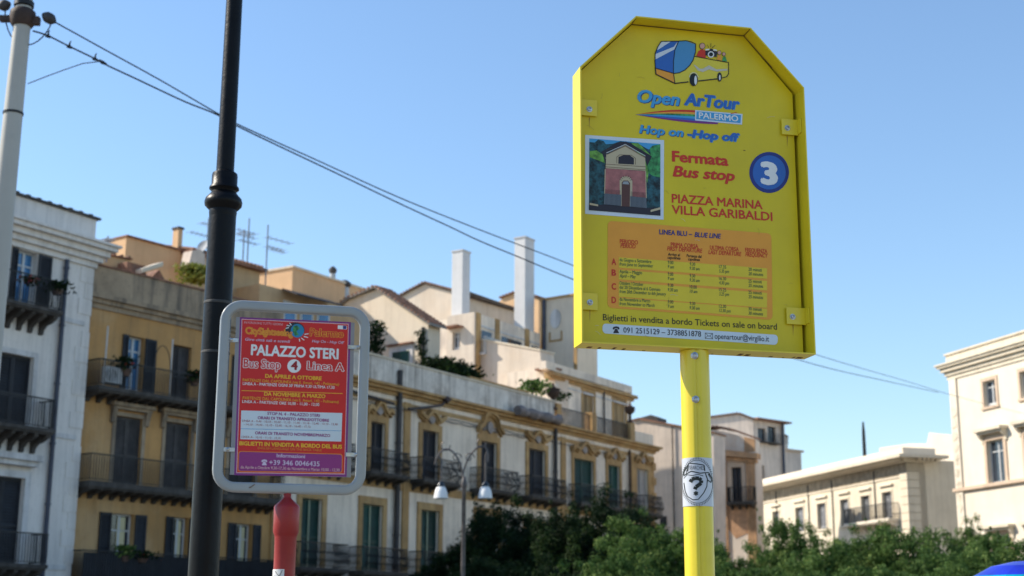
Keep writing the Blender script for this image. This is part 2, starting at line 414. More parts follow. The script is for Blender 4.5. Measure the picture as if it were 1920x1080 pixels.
# ------------------------------------------------------------------ left row, first house: white with quoins
W0 = Fr(31.8, (0, 0)); W0 = Fr(31.8, (-W0.n.x * 42, -W0.n.y * 42))
uc, zc = W0.uz(155, 780)                                     # its right corner
ub_ = uc
root = thing('white_house', W0.p(uc, 0), 'white plastered house with dark shutters and corner quoins, partly behind the pale pole', 'building', rz=W0.rotz())
zpar = W0.uz(178, 445)[1]; ztop = W0.uz(181, 413)[1]
ops = [op_px(W0, 30, 67, 470, 580), op_px(W0, -8, 58, 664, 798), op_px(W0, -30, 40, 893, 1050)]
fl = [W0.uz(60, 583)[1], W0.uz(50, 806)[1], W0.uz(40, 1059)[1]]
ops = [(o[0], o[1], f + .02, o[3]) for o, f in zip(ops, fl)]
u_l = uc - 14
wall(root, W0, u_l, uc, 0, zpar - .3, ops, white_wall, depth=9)
cornice(root, W0, u_l, uc, zpar - 1.0, [(-.22, 0, .10), (0, .22, .25), (.22, .45, .42), (.45, .62, .62), (.62, .72, .72)], white_wall, ret=2)
m = MB(); m.box(W0, u_l, uc - .05, zpar - .28, ztop, -.4, .02); m.build('parapet', white_wall, root)
m = MB(); m.box(W0, u_l, uc + .08, ztop + .002, ztop + .09, -.45, .14)
for i in range(26): m.box(W0, uc - .5 - i * .5, uc - .34 - i * .5, ztop + .092, ztop + .13, -.2, .15)
m.build('coping', dark_stone, root)
window(root, W0, ops[0], 'right', sh_black, wood_white, pane_blue)
window(root, W0, ops[1], 'shut', sh_black); window(root, W0, ops[2], 'shut', sh_black)
surround(root, W0, ops[1], .20, white_trim, .05); surround(root, W0, ops[2], .24, white_trim, .06)
hood(root, W0, ops[2], .3, .42, white_trim, .4, .5, False)
for k, (o, f) in enumerate(zip(ops, fl)):
    ur = W0.uz([119, 104, 90][k], [590, 812, 1060][k], .95)[0]
    balcony(root, W0, u_l + 5.5, ur, f, .95, dark_stone, 1.05, .02, 13, dark_stone, brh=.62, slab_h=.14)
    m = MB(); m.box(W0, ur + .25, uc - .28, f - .12, f + .06, -.02, .045); m.build('string_course', white_trim, root)
vpipe(root, W0, 122, 540, 0, zpar - 1.2, .085, pipe_blue)
k = 0; z = 2.0
while z < zpar - 1.4:                                       # quoins, long and short
    h = .62; s = .62 if k % 2 else .36
    if not any(f - .7 < z < f + .12 for f in fl):
        MB().box(W0, uc - s, uc + .022, z, z + h - .03, -.3, .025).build('quoin', white_wall, root)
        k += 1
    z += h

# ------------------------------------------------------------------ second house: ochre
O0 = Fr(37.0, W0.p(uc + .02, 0, -.35))
ur = O0.uz(513, 1000)[0]
root = thing('ochre_house', O0.p(0, 0), 'ochre yellow house with stained parapet and long dark balconies', 'building', rz=O0.rotz())
zc1 = O0.uz(280, 575)[1]; zt = O0.uz(280, 522)[1]
A1, B1 = op_px(O0, 238, 268, 631, 735), op_px(O0, 322, 357, 648, 752)
C1 = op_px(O0, 432, 472, 668, 775)
A2, B2, C2 = op_px(O0, 213, 263, 782, 912), op_px(O0, 307, 355, 793, 918), op_px(O0, 428, 478, 812, 930)
A3, B3, C3 = op_px(O0, 205, 248, 963, 1095), op_px(O0, 322, 350, 970, 1100), op_px(O0, 440, 470, 982, 1108)
f1, f2 = O0.uz(280, 745, .0)[1], O0.uz(265, 915, 0)[1]; f3 = O0.uz(265, 1092, 0)[1]
def fix(ops, f): return [(a, b, f + .02, d) for a, b, c, d in ops]
r1, r2, r3 = fix([A1, B1, C1], f1), fix([A2, B2, C2], f2), fix([A3, B3, C3], f3)
wall(root, O0, 0, ur, 0, zc1, r1 + r2 + r3, ochre_wall, 9)
m = MB(); m.box(O0, 0, ur, zc1 - .1, zt, -.4, .06); m.build('parapet', ochre_old, root)
cornice(root, O0, 0, ur, zc1 - .28, [(-.25, -.05, .08), (-.05, .12, .20), (.12, .30, .34)], ochre_old)
m = MB(); m.box(O0, -.02, ur + .04, zt + .002, zt + .07, -.45, .12); m.build('coping', tile_m, root)
window(root, O0, r1[0], 'right', sh_black, wood_white, pane_blue); window(root, O0, r1[1], 'shut', sh_brown); window(root, O0, r1[2], 'shut', sh_brown)
for o in r2:
    window(root, O0, o, 'shut', sh_brown, wcl=-.1); surround(root, O0, o, .16, ochre_old, .05, sill=False); hood(root, O0, o, .30, .24, ochre_old, .26, .34)
for o in r3:
    w_ = window(root, O0, o, 'open', sh_black, wood_white, pane_m); wd = o[1] - o[0]
    MB().box(O0, o[0] + wd * .42, o[0] + wd * .78, o[2] + .9, o[3] - .12, -.24, -.225).build('blind', blind_m, w_)
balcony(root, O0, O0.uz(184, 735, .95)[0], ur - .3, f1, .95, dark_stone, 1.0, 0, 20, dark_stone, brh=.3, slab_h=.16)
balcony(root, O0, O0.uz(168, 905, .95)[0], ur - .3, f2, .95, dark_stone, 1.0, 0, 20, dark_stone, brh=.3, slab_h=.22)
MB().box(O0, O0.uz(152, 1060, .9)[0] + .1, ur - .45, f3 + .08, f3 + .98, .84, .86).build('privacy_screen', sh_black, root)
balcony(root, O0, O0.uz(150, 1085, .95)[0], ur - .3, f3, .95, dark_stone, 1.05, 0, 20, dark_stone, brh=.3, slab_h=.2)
for px, py in ((198, 665), (322, 660)):
    u, zz = O0.uz(px, py, .85); MB().tube([O0.p(u, f1, .85), O0.p(u + .02, f1 + 2.3, .85)], .028, 6).build('awning_post', wood_white, root)
arc = [O0.p(O0.uz(303, 700, .9)[0] + .42 * math.cos(a), f1 + 1.0 + .95 * math.sin(a), .9) for a in [math.pi * i / 12 for i in range(13)]]
MB().tube([O0.p(O0.uz(303, 700, .9)[0] + .42, f1, .9)] + arc + [O0.p(O0.uz(303, 700, .9)[0] - .42, f1, .9)], .018, 5).build('plant_hoop', iron, root)
m = MB(); u, zz = O0.uz(210, 695, .7)
m.box(O0, u - .38, u + .38, f1 + .15, f1 + .78, .55, .85); o = m.build('air_conditioner', wood_white, None, O0.p(u, f1, .7), bevel=.02)
tag(o, 'white air conditioner box on the top balcony of the ochre house', 'air conditioner')
m = MB()
for k in range(5): m.tube([O0.p(u - .12 + (.05 + .05 * k) * math.cos(a), f1 + .46 + (.05 + .05 * k) * math.sin(a), .857) for a in [i * math.pi / 8 for i in range(16)]], .006, 4, closed=True)
m.build('fan_grille', iron, o)

# ------------------------------------------------------------------ third: the palace with ochre trim
p2 = O0.p(ur + .02, 0, 0); C0 = Fr(32.5, p2)
uE = C0.uz(1226, 900)[0]
root = thing('palace', C0.p(0, 0), 'long white palace with yellow ochre window frames, scroll pediments and iron balconies', 'building', rz=C0.rotz()); palace = root
zcor = C0.uz(930, 772)[1]; zpt = C0.uz(957, 733)[1]; zpt2 = C0.uz(1120, 786)[1]
up = [op_px(C0, *q) for q in ((693, 720, 792, 885), (790, 820, 808, 902), (900, 930, 829, 918), (990, 1021, 843, 930), (1075, 1112, 862, 945), (1139, 1161, 873, 950), (1193, 1214, 880, 957))]
f1 = [C0.uz(805, 903)[1], C0.uz(915, 920)[1], C0.uz(1005, 934)[1]]
fz = sum(f1) / 3
up = [(a, b, fz + .02, d) for a, b, c, d in up]
lo = [op_px(C0, *q) for q in ((562, 601, 935, 1066), (677, 715, 946, 1075), (787, 821, 957, 1080), (893, 933, 966, 1080), (985, 1015, 985, 1080), (1075, 1105, 995, 1080))]
fl2 = C0.uz(700, 1072)[1]
lo = [(a, b, fl2 + .02, d) for a, b, c, d in lo]
xtr = [(a - 10.2, b - 10.2, c, d) for a, b, c, d in up[:0]]
u_s = C0.uz(512, 900)[0]
uph = op_px(C0, 585, 615, 770, 870); uph = (uph[0], uph[1], fz + .02, up[0][3])
wall(root, C0, 0, uE, 0, zcor, [uph] + up + lo, cream_wall, 14)
cornice(root, C0, 0, uE, zcor - .25, [(-.12, .04, .12), (.04, .20, .30), (.20, .33, .46)], gold_trim, ret=2)
cornice(root, C0, 0, uE, C0.uz(930, 797)[1], [(-.1, .1, .07)], gold_trim, name='string_course')
ud = C0.uz(1042, 860)[0]
stained = M('stained_white_parapet', (.70, .64, .56), streak=.75, var=.15, scale=1.2, dirt=(.22, .19, .16), blotch=(.42, .36, .30), bamt=.7)
m = MB(); m.box(C0, 0, ud - .2, zcor + .02, zpt, -.35, .04); m.build('parapet', stained, root)
m = MB(); u1 = C0.uz(870, 712)[0]
m.box(C0, 0, ud - .2, zpt + .002, zpt + .09, -.42, .10); m.build('coping', pale_stone, root)
m = MB(); m.box(C0, C0.uz(880, 715)[0], C0.uz(990, 740)[0], zpt + .094, zpt + .22, -.38, .06); m.build('coping', gold_trim, root)
# terrace balustrade at the right: posts and iron panels
posts = [C0.uz(x, 790)[0] for x in (1048, 1114, 1186)]
for u in posts:
    MB().box(C0, u - .28, u + .28, zcor + .12, zcor + 1.32, -.5, .02).build('terrace_post', gold_trim, root)
m = MB(); m.box(C0, posts[2] + .3, uE, zcor + .12, zcor + .85, -.4, .0); m.build('parapet', cream_wall, root)
for a, b in zip(posts[:-1], posts[1:]):
    m = MB(); a += .30; b -= .30
    for zz in (zcor + .2, zcor + 1.15): m.box(C0, a, b, zz, zz + .05, -.22, -.17)
    n = int((b - a) / .11)
    for i in range(n + 1):
        u = a + (b - a) * i / n; m.box(C0, u - .011, u + .011, zcor + .25, zcor + 1.15, -.21, -.18)
    m.build('terrace_railing', iron, root)
# pilaster strips and drainpipes
for x, wd in ((760, .5), (1055, .5), (518, .45)):
    u = C0.uz(x, 880)[0]; MB().box(C0, u - wd / 2, u + wd / 2, 0, zcor - .58, -.05, .09).build('pilaster', gold_trim, root)
for x, wd in ((1186, .5), (1220, .62)):
    u = C0.uz(x, 880)[0]; MB().box(C0, u - wd / 2, u + wd / 2, 0, zcor - .58, -.05, .09).build('pilaster', gold_trim, root)
z = 3.0
while z < zcor - 1.2:
    u = C0.uz(1226, 880)[0]; MB().box(C0, u - .45, u + .03, z, z + .48, -.1, .15).build('quoin', gold_trim, root); z += .95
vpipe(root, C0, 747, 860, 0, zcor + .9, .13, pipe_m, .16)
vpipe(root, C0, 1042, 880, 0, zcor - .2, .11, pipe_m, .16)
vpipe(root, C0, 1181, 880, 0, zcor - .5, .08, rust_iron, .16)
pipe(root, C0, [(660, 733), (700, 745), (738, 757)], .07, pipe_m, w=.3)
pipe(root, C0, [(766, 767), (800, 764), (828, 760), (836, 753), (845, 749)], .07, pipe_m, w=.45)
pipe(root, C0, [(835, 753), (840, 748)], .16, rust_iron, 'pipe_head', w=.5)
# rolled grey awning under the cornice
ua, ub2 = C0.uz(952, 755)[0], C0.uz(1030, 780)[0]
m = MB(); m.tube([C0.p(ua + (ub2 - ua) * i / 12, zcor + .18 + .04 * math.sin(i * 2.2), .62) for i in range(13)], [.26 + .05 * math.sin(i * 1.7) for i in range(13)], 10)
m.build('rolled_awning', M('grey_canvas', (.20, .17, .16), .9, .3, 3, .5), root, smooth=True)
kinds = [('shut', sh_black), ('shut', sh_black), ('shut', sh_black), ('shut', sh_black), ('shut', sh_green), ('shut', sh_green), ('shut', sh_pale)]
pk = [0, 1, 2, 1, 0, 0, 0]
for (o, (kd, s), q) in zip(up, kinds, pk):
    window(root, C0, o, kd, s, wcl=-.12); surround(root, C0, o, .30 if q != 0 else .24, gold_trim, .08, .34, sill=False)
    scroll_pediment(root, C0, o, .42, .42, gold_trim, q)
window(root, C0, uph, 'shut', sh_black); surround(root, C0, uph, .3, gold_trim, .08, .34, sill=False); scroll_pediment(root, C0, uph, .42, .42, gold_trim, 0)
for o in lo:
    w_ = window(root, C0, o, 'shut', sh_green, wood_green, wcl=-.14); mm_ = (o[0] + o[1]) / 2; MB().box(C0, mm_ - .05, mm_ + .05, o[2] + .05, o[3] - .02, -.138, -.11).build('meeting_stile', wood_green, w_)
    surround(root, C0, o, .30, gold_trim, .08, .36, sill=False)
m = MB(); m.box(C0, 0.3, uE - .7, fz - .62, fz - .22, -.05, .05); m.build('string_course', gold_trim, root)
def bal(a, b, z, **k): return balcony(root, C0, a, b, z, .9, dark_stone, 1.05, .16, k.pop('n', 5), dark_stone, iron_m=iron, brh=.34, slab_h=.15, curl=True)
for o in [uph] + up[:4]: bal(o[0] - .95, o[1] + .95, fz)
bal(up[4][0] - .6, up[5][1] + .7, fz, n=9); bal(up[6][0] - .35, up[6][1] + .35, fz, n=3)
for o in lo[:5]: bal(o[0] - .9, o[1] + .95, fl2)
# top storey of the palace, set back behind the terrace; its left end wall catches the sun
sb = 3.2
T = Fr(32.5, C0.p(0, 0, -sb))
uL = T.uz(1040, 740)[0]; uR = T.uz(1184, 770)[0]; ztp = T.uz(1100, 700)[1]; zcr = T.uz(1100, 722)[1]
tops = [op_px(T, 1093, 1113, 736, 775), op_px(T, 1150, 1172, 748, 785)]
tops = [(a, b, zcor + .2, d) for a, b, c, d in tops]
wall(root, T, uL, uR, zcor - .5, ztp - .25, tops, cream_wall, 3.5, name='top_storey_wall')
cornice(root, T, uL - .8, uR, zcr - .1, [(-.14, .04, .14), (.04, .24, .34)], gold_trim, ret=2)
m = MB(); m.box(T, uL - 1.2, uR - .05, ztp - .5, ztp, -.4, .10); m.build('parapet', cream_wall, root)
for o in tops:
    window(root, T, o, 'shut', M('yellowed_shutter', (.36, .24, .11), .6, .1), wood_white, wcl=-.08); surround(root, T, o, .22, gold_trim, .05, .5, sill=False)
cornice(root, T, uL, uR, T.uz(1100, 738)[1], [(-.06, .06, .05)], white_trim, name='string_course')
vpipe(root, T, 1133, 760, zcor, zcr, .06, pipe_m)
G3 = Fr(130, T.p(uL, 0, 0))
gable_end = lambda F, pts, th, mat, nm='end_wall', rt=None: MB().prism(F, polypx(F, pts), 0, -th).build(nm, mat, rt or root)
gable_end(G3, [(836, 664), (885, 634), (925, 640), (1012, 657), (1016, 690), (1040, 700), (1040, 770), (836, 770)], 1.4, lit_cream)
MB().prism(G3, polypx(G3, [(880, 632), (925, 638.5), (1014, 655), (1014, 658), (925, 641.5), (880, 635.5)]), .08, -1.5).build('wall_coping', pale_stone, root)
m = MB(); a, b = G3.uz(1012, 690)[0], G3.uz(1040, 690)[0]; m.box(G3, a, b + .1, G3.uz(1020, 696)[1], G3.uz(1020, 692)[1], -.6, .5); m.build('ledge', tile_m, root)

for k_, (za_, ub_0, ub_1) in enumerate(((fz + 3.35, 1.2, 30), (fz - .12, 6, 34), (fz + 3.22, 12, 21))):
    MB().tube([C0.p(ub_0 + (ub_1 - ub_0) * i / 24, za_ - .07 * abs(math.sin(i * .9 + k_)), .11) for i in range(25)], .022, 5).build('facade_cable', pipe_m, root)
for ux_, hz_ in ((14.2, .5), (22.5, .35)):
    MB().tube([C0.p(ux_, zpt, -.9), C0.p(ux_, zpt + hz_ + .5, -.9)], .05, 8).build('vent_pipe', pipe_m, root)
# urns / lanterns on the parapet
def urn(P0, h, label):
    m = MB(); m.lathe(P0, [(r * h, z * h) for r, z in ((.16, 0), (.16, .08), (.07, .12), (.06, .38), (.10, .42), (.22, .52), (.26, .66), (.23, .72), (.28, .75), (.12, .80), (.05, .88), (.02, 1))], 14)
    o = m.build('parapet_lantern', rust_iron, None, P0, smooth=True); tag(o, label, 'finial')
urn(C0.p(C0.uz(1040, 770)[0], zcor + .9, -.1), 1.6, 'dark finial at the inner corner of the palace parapet beside the drainpipe')
urn(C0.p(posts[2] - .15, zcor + 1.3, -.1), 1.3, 'dark finial on the last yellow terrace post of the palace')

# ------------------------------------------------------------------ rooftop houses behind the palace parapet
G = 'houses rising behind the palace roof'
def anchor(px, py, back, az=127): return Fr(az, C0.hit(px, py, -back))
# 1 beige gabled house
F = anchor(805, 690, 1.6)
root = thing('gabled_house', F.p(F.uz(750, 700)[0], 0), 'beige gabled house with a small green window, nearest above the red sign', 'building', G, F.rotz())
gp = [(560, 640), (640, 572), (655, 561), (707, 543), (803, 607), (800, 760), (560, 740)]
wz = op_px(F, 738, 767, 659, 690)
MB().prism(F, polypx(F, gp), 0, -1.0).build('wall', beige_wall, root)
m = MB(); m.box(F, wz[0] - .28, wz[1] + .28, wz[2] - .3, wz[3] + .32, .0, .05); m.build('window_surround', white_trim, root)
o = MB().box(F, wz[0] - .05, wz[1] + .05, wz[2], wz[3], .052, .07).build('window', wood_green, root)
leaf_mesh(F, wz[0], (wz[0] + wz[1]) / 2 - .01, wz[2] + .03, wz[3] - .03, .12, .04).build('shutter', sh_green, o, fixn=False)
leaf_mesh(F, (wz[0] + wz[1]) / 2 + .01, wz[1], wz[2] + .03, wz[3] - .03, .12, .04).build('shutter', sh_green, o, fixn=False)
m = MB(); m.box(F, wz[0] - .4, wz[1] + .35, wz[3] + .34, wz[3] + .42, 0, .22); m.build('window_hood', tile_m, root)
def rake(F, pts, th, w0, w1, mat, root, name='roof', tiles=True):
    q = polypx(F, pts); up_ = [(u, z + th) for u, z in q]
    o = MB().prism(F, q + up_[::-1], w0, w1).build(name, mat, root)
    if tiles:
        m = MB()
        for (a, b) in zip(q[:-1], q[1:]):
            n = max(1, int(math.hypot(b[0] - a[0], b[1] - a[1]) / .28))
            for i in range(n):
                t = (i + .5) / n; c = F.p(a[0] + (b[0] - a[0]) * t, a[1] + (b[1] - a[1]) * t + th + .01, w0 + .03)
                e = F.p(a[0] + (b[0] - a[0]) * t, a[1] + (b[1] - a[1]) * t + th + .01, w1)
                m.tube([c, e], .075, 6)
        m.build('roof_tiles', tile_m, o)
    return o
rake(F, [(635, 578), (655, 563), (707, 541), (812, 611)], .12, .25, -1.1, M('weathered_coping', (.22, .20, .18), .9, .3, 3, .4), root)
vpipe(root, F, 792, 680, F.uz(792, 700)[1], F.uz(792, 615)[1], .1, pipe_m, .1)
for px, yb, yt, r, mt in ((622, 566, 514, .17, 'zinc'), (645, 590, 540, .26, 'zinc')):
    zi = M('zinc_flue', (.42, .42, .42), .5, .1, 2, .2, metal=.3)
    f = F.par(px, 560, -1.5); u, z0 = f.uz(px, yb); z1 = f.uz(px, yt)[1]
    m = MB(); m.tube([f.p(u, z0 - 2), f.p(u, z1)], r, 12); o = m.build('chimney_flue', zi, root, smooth=True)
    m = MB(); m.lathe(f.p(u, z1 + .02), [(r * .8, 0), (r * 1.35, .1), (r * 1.4, .25), (r * .5, .42)], 12); m.build('flue_cap', pipe_m, o)
# 2 stepped white house with two chimneys
F = anchor(852, 640, 13.5)
root = thing('stepped_house', F.p(F.uz(820, 700)[0], 0), 'cream house with rough gable, dark eaves and yellow-striped upper floor', 'building', G, F.rotz()); stepped = root
MB().prism(F, polypx(F, [(720, 575), (742, 560), (797, 533), (852, 548), (848, 760), (715, 760)]), 0, -7).build('wall', lit_cream, root)
rake(F, [(736, 565), (797, 532), (860, 549)], .10, .22, -7, M('dark_eaves', (.09, .07, .055), .9, .3, 3), root)
Ff = Fr(32.5, F.p(F.uz(852, 600)[0], 0)); us, ue = 0.15, Ff.uz(1012, 600)[0]
m = MB(); zt = F.uz(852, 548)[1]
m.box(Ff, 0, 7, zt - .12, zt + .1, -.3, .75); m.build('eaves', M('dark_eaves', (.09, .07, .055)), root)
for a, b, c, d in (op_px(Ff, 898, 915, 562, 582), op_px(Ff, 935, 950, 570, 590), op_px(Ff, 868, 878, 560, 585)):
    MB().box(Ff, a, b, c, d, .0, .05).build('window', sh_brown, root)
# lower storey in front of it, with yellow pilasters
F = anchor(890, 690, 9.2)
zt = F.uz(889, 585)[1]; d0 = F.uz(889, 640)[0]; wo = op_px(F, 848, 862, 622, 656)
wall(root, F, F.uz(838, 640)[0], d0, zcor - 1, zt, [wo], lit_cream, .5, reveal=.3)
window(root, F, wo, 'none'); m = MB(); m.box(F, wo[0] - .35, wo[1] + .3, wo[3] + .22, wo[3] + .32, 0, .7); m.build('window_canopy', tile_m, root)
Ff = Fr(32.5, F.p(d0, 0)); ue = Ff.uz(1012, 620)[0]
MB().box(Ff, .9, ue, zcor - 1, zt - .02, -5, -.003).build('wall', cream_wall, root)
MB().box(Ff, .01, .9, zcor - 1, zt - .02, -.12, 0).build('wall', cream_wall, root)
for x in (892, 928, 984): u = Ff.uz(x, 610)[0]; MB().box(Ff, u, u + .5, zcor, zt + .01, -.05, .08).build('pilaster', gold_trim, root)
zb = Ff.uz(950, 628)[1]
for a, b in ((.55, Ff.uz(926, 610)[0]), (Ff.uz(936, 610)[0], Ff.uz(982, 610)[0]), (Ff.uz(992, 620)[0], ue)):
    m = MB(); m.box(Ff, a, b, zb - .02, zb + .1, 0, .06); m.box(Ff, a, b, zb - 1.9, zb - 1.75, 0, .5); m.build('ledge', white_trim, root)
    MB().box(Ff, a + .3, b - .3, zb - 1.7, zb - .2, .0, .03).build('window', pane_m, root)
    m = MB()
    n = max(3, int((b - a) / .14))
    for i in range(n + 1): u = a + (b - a) * i / n; m.box(Ff, u - .02, u + .02, zb - 1.75, zb - .75, .42, .46)
    m.box(Ff, a, b, zb - .76, zb - .70, .40, .48); m.build('railing', wood_white, root)
# chimneys on it
for (xa, xb, yt, yb, lb) in ((854, 882, 470, 586, 'shorter'), (971, 1002, 445, 610, 'taller')):
    f = C0.par((xa + xb) / 2, yb, -9.0 if xa < 900 else -8.6)
    f = C0.par((xa + xb) / 2, yb, -12.0 if xa < 900 else -9.8); a, z1 = f.uz(xa + 14, yt); b = f.uz(xb, yt)[0]; z0 = f.uz(xa, yb)[1]
    m = MB(); m.box(f, a, b, zcor, z1, -.9, 0); o = m.build('chimney', chim_m, None, f.p(a, zcor), bevel=.02)
    tag(o, 'the %s of two tall white chimneys left of the yellow sign' % lb, 'chimney', 'tall white chimneys')
    MB().box(f, a - .05, b + .05, z1 + .003, z1 + .10, -.95, .05).build('chimney_cap', white_trim, o)
# 3 ornamented penthouse
F = anchor(1080, 650, 6.5)
root = thing('penthouse', F.p(F.uz(1040, 700)[0], 0), 'small cream penthouse with yellow ornament, just left of the yellow sign', 'building', G, F.rotz())
zt = F.uz(1040, 560)[1]
m = MB(); ua, ub2 = F.uz(1015, 620)[0], F.uz(1082, 620)[0]; m.box(F, ua, ub2, zcor - 1, zt, -2.5, 0); m.build('wall', beige_wall, root)
m = MB(); m.box(F, ua - .1, ub2 + .1, zt + .002, zt + .12, -2.5, .15); m.build('coping', gold_trim, root)
for a, b in ((ua, ua + .25), (ub2 - .25, ub2)): MB().box(F, a, b, zcor, zt - .01, -.05, .05).build('pilaster', gold_trim, root)
uu, zz = F.uz(1042, 598); m = MB()
m.prism(F, [(uu + .45 * math.cos(k * .524), zz + .7 * math.sin(k * .524)) for k in range(12)], 0, .06); m.build('medallion', white_trim, root)
m = MB()
for k in (-1, 1): m.box(F, uu + k * .5 - .06, uu + k * .5 + .06, zz - 1.6, zz - .9, 0, .05)
m.box(F, uu - .44, uu + .44, zz - 1.6, zz - 1.48, 0, .05); m.build('ornament', gold_trim, root)
vpipe(root, F, 1020, 640, zcor - 1, zt, .12, pipe_blue, .12)
# small cream roof volume behind the taller chimney
F = anchor(975, 575, 16); root = thing('attic_block', F.p(F.uz(955, 600)[0], 0), 'little cream gable peeping out behind the taller white chimney', 'building', G, F.rotz())
MB().prism(F, polypx(F, [(925, 575), (945, 557), (972, 548), (1010, 560), (1010, 640), (925, 640)]), 0, -5).build('wall', terra_wall, root)
rake(F, [(938, 560), (972, 547), (1012, 559)], .08, .2, -5, tile_m, root)
# 4 tan flat block
F = C0.par(548, 600, -9.0)
root = thing('tan_block', F.p(0, 0), 'plain tan block with pale left side, above the red sign', 'building', G, F.rotz())
a, z1 = F.uz(549, 502); 
m = MB(); bt_ = F.uz(700, 545)[0]; m.box(F, a, bt_, 4, z1, -7, 0); m.build('wall', terra_wall, root)
m = MB(); m.box(F, a - .08, bt_ + .1, z1 + .002, z1 + .12, -7.1, .1); m.build('coping', pale_stone, root)

# rooftop volumes behind the ochre house
def oanch(px, py, back): return O0.par(px, py, -back)
F = oanch(290, 500, 6.5)
root = thing('sandy_roof_house', F.p(0, 0), 'sandy rendered block with a slim chimney above the ochre house', 'building', None, F.rotz())
a, z1 = F.uz(237, 444); b = F.uz(349, 470)[0]
MB().box(F, a, b, 6, z1, -5, 0).build('wall', terra_wall, root)
MB().box(F, a - .05, b + .05, z1 + .002, z1 + .08, -5.05, .12).build('coping', tile_m, root)
u = F.uz(343, 450)[0]; zt = F.uz(343, 428)[1]
o = MB().box(F, u - .13, u + .13, z1 - 1, zt, -.6, -.2).build('chimney', terra_wall, root); MB().box(F, u - .18, u + .18, zt + .002, zt + .1, -.65, -.15).build('chimney_cap', sh_black, o)
F2 = oanch(370, 500, 6.0); a = F2.uz(350, 500)[0]; b = F2.uz(487, 520)[0]; zt = F2.uz(370, 479)[1]
root = thing('tiled_roof_house', F2.p(a, 0), 'sandy house with reddish tile edge behind the black lamp post', 'building', None, F2.rotz())
MB().box(F2, a, b, 6, zt, -5, -.01).build('wall', tan_wall, root)
m = MB(); m.box(F2, a, b + .2, zt + .002, zt + .14, -5, .35); o = m.build('roof', tile_m, root)
m = MB(); u = a + .1
while u < b: m.tube([F2.p(u, zt + .16, .38), F2.p(u, zt + .9, -3)], .07, 6); u += .24
m.build('roof_tiles', tile_m, o)
for (xa, xb, ya, mt, back, nm, lb, az) in ((487, 530, 532, tan_wall, 4.4, 'low_rear_house', 'low sandy wall section right of the black lamp post', 0),):
    F3 = oanch(xa, ya, back); a = F3.uz(xa, ya)[0]; z1 = F3.uz(xa, ya)[1]; b = F3.uz(600, ya)[0]
    root = thing(nm, F3.p(a, 0), 'low sandy terrace house with dark awning and blue windows above the red sign', 'building', None, F3.rotz())
    MB().box(F3, a, b + 3, 6, z1, -4, 0).build('wall', tan_wall, root)
    ua = F3.uz(527, 560)[0]
    m = MB(); m.add([F3.p(ua, z1 + .05, .05), F3.p(b + .6, z1 + .05, .05), F3.p(b + .6, z1 - .35, 1.1), F3.p(ua, z1 - .35, 1.1), F3.p(ua, z1 - .02, .05), F3.p(b + .6, z1 - .02, .05), F3.p(b + .6, z1 - .42, 1.1), F3.p(ua, z1 - .42, 1.1)],
                    [(0, 1, 2, 3), (7, 6, 5, 4), (3, 2, 6, 7), (0, 3, 7, 4), (1, 5, 6, 2)]); m.build('awning', M('black_awning', (.03, .028, .03), .8), root)
    for k in range(3):
        q = (ua + .15 + k * 1.15, ua + 1.05 + k * 1.15, z1 - 2.6, z1 - .5)
        o = MB().box(F3, *q, .0, .05).build('window', wood_white, root); MB().box(F3, q[0] + .12, q[1] - .12, q[2] + .15, q[3] - .15, .052, .07).build('pane', pane_blue, o)
# small shed roofs just behind the parapet
F4 = oanch(215, 500, 2.0)
a, z1 = F4.uz(196, 492)
root = thing('roof_shed', F4.p(a, 0), 'low sandy shed with tile edge just right of the white house cornice', 'shed', None, F4.rotz())
MB().prism(F4, polypx(F4, [(180, 540), (180, 490), (205, 480), (243, 487), (250, 505), (300, 520), (300, 550)]), 0, -2).build('wall', tan_wall, root)
rake(F4, [(178, 491), (205, 480), (246, 488)], .06, .1, -2, tile_m, root)
u, z1 = F4.uz(240, 503, .3); m = MB().box(F4, u - .45, u + .5, z1 - .5, z1 + .12, .2, .8); root = m.build('tile_stack', tile_m, None, F4.p(u, z1 - .5, .5)); tag(root, 'stack of reddish roof tiles behind the ochre parapet', 'tile stack')
m = MB(); a, b = F4.uz(257, 514, .9), F4.uz(301, 502, .9)
m.prism(F4, [(a[0], a[1]), (b[0] - .1, b[1]), (b[0] - .1, b[1] + .2), (a[0], a[1] + .2)], .6, 1.2); root = m.build('white_slab', pale_stone, None, F4.p(a[0], a[1], .9), bevel=.03)
tag(root, 'white slab leaning on the roof behind the ochre parapet', 'slab')
m = MB(); a = F4.uz(262, 530, .8); m.prism(F4, polypx(F4, [(262, 545), (300, 505), (322, 545)], .8), .0, .75); root = m.build('tile_ridge', tile_m, None, F4.p(a[0], a[1], .5))
tag(root, 'small reddish tiled ridge under the white slab', 'roof')

# ------------------------------------------------------------------ antennas
def antenna(px, ybase, ytop, depth_back, bars, label):
    f = O0.par(px, 520, -depth_back); u, z0 = f.uz(px, ybase); z1 = f.uz(px, ytop)[1]; P0 = f.p(u, z0)
    root = thing('antenna', P0, label, 'antenna', 'television antennas on the roofs', f.rotz())
    MB().tube([P0, f.p(u, z1)], .035, 6).build('mast', iron_g, root)
    for (y, xa, xb) in bars:
        ua, za = f.uz(xa, y); ub3 = f.uz(xb, y)[0]; zz = za
        m = MB(); m.tube([f.p(ua, zz, .05), f.p(ub3, zz + .02, .05)], .02, 5)
        n = 5
        for i in range(n):
            uu = ua + (ub3 - ua) * i / (n - 1); m.tube([f.p(uu, zz, -.25), f.p(uu, zz, .35)], .012, 4)
        m.build('boom', iron_g, root)
iron_g = M('grey_metal', (.24, .26, .29), .7, .2, 3, 0, metal=.3)
antenna(497, 545, 420, 5.6, [(445, 500, 543), (467, 505, 532), (462, 500, 528)], 'tall mast antenna right of the black lamp post')
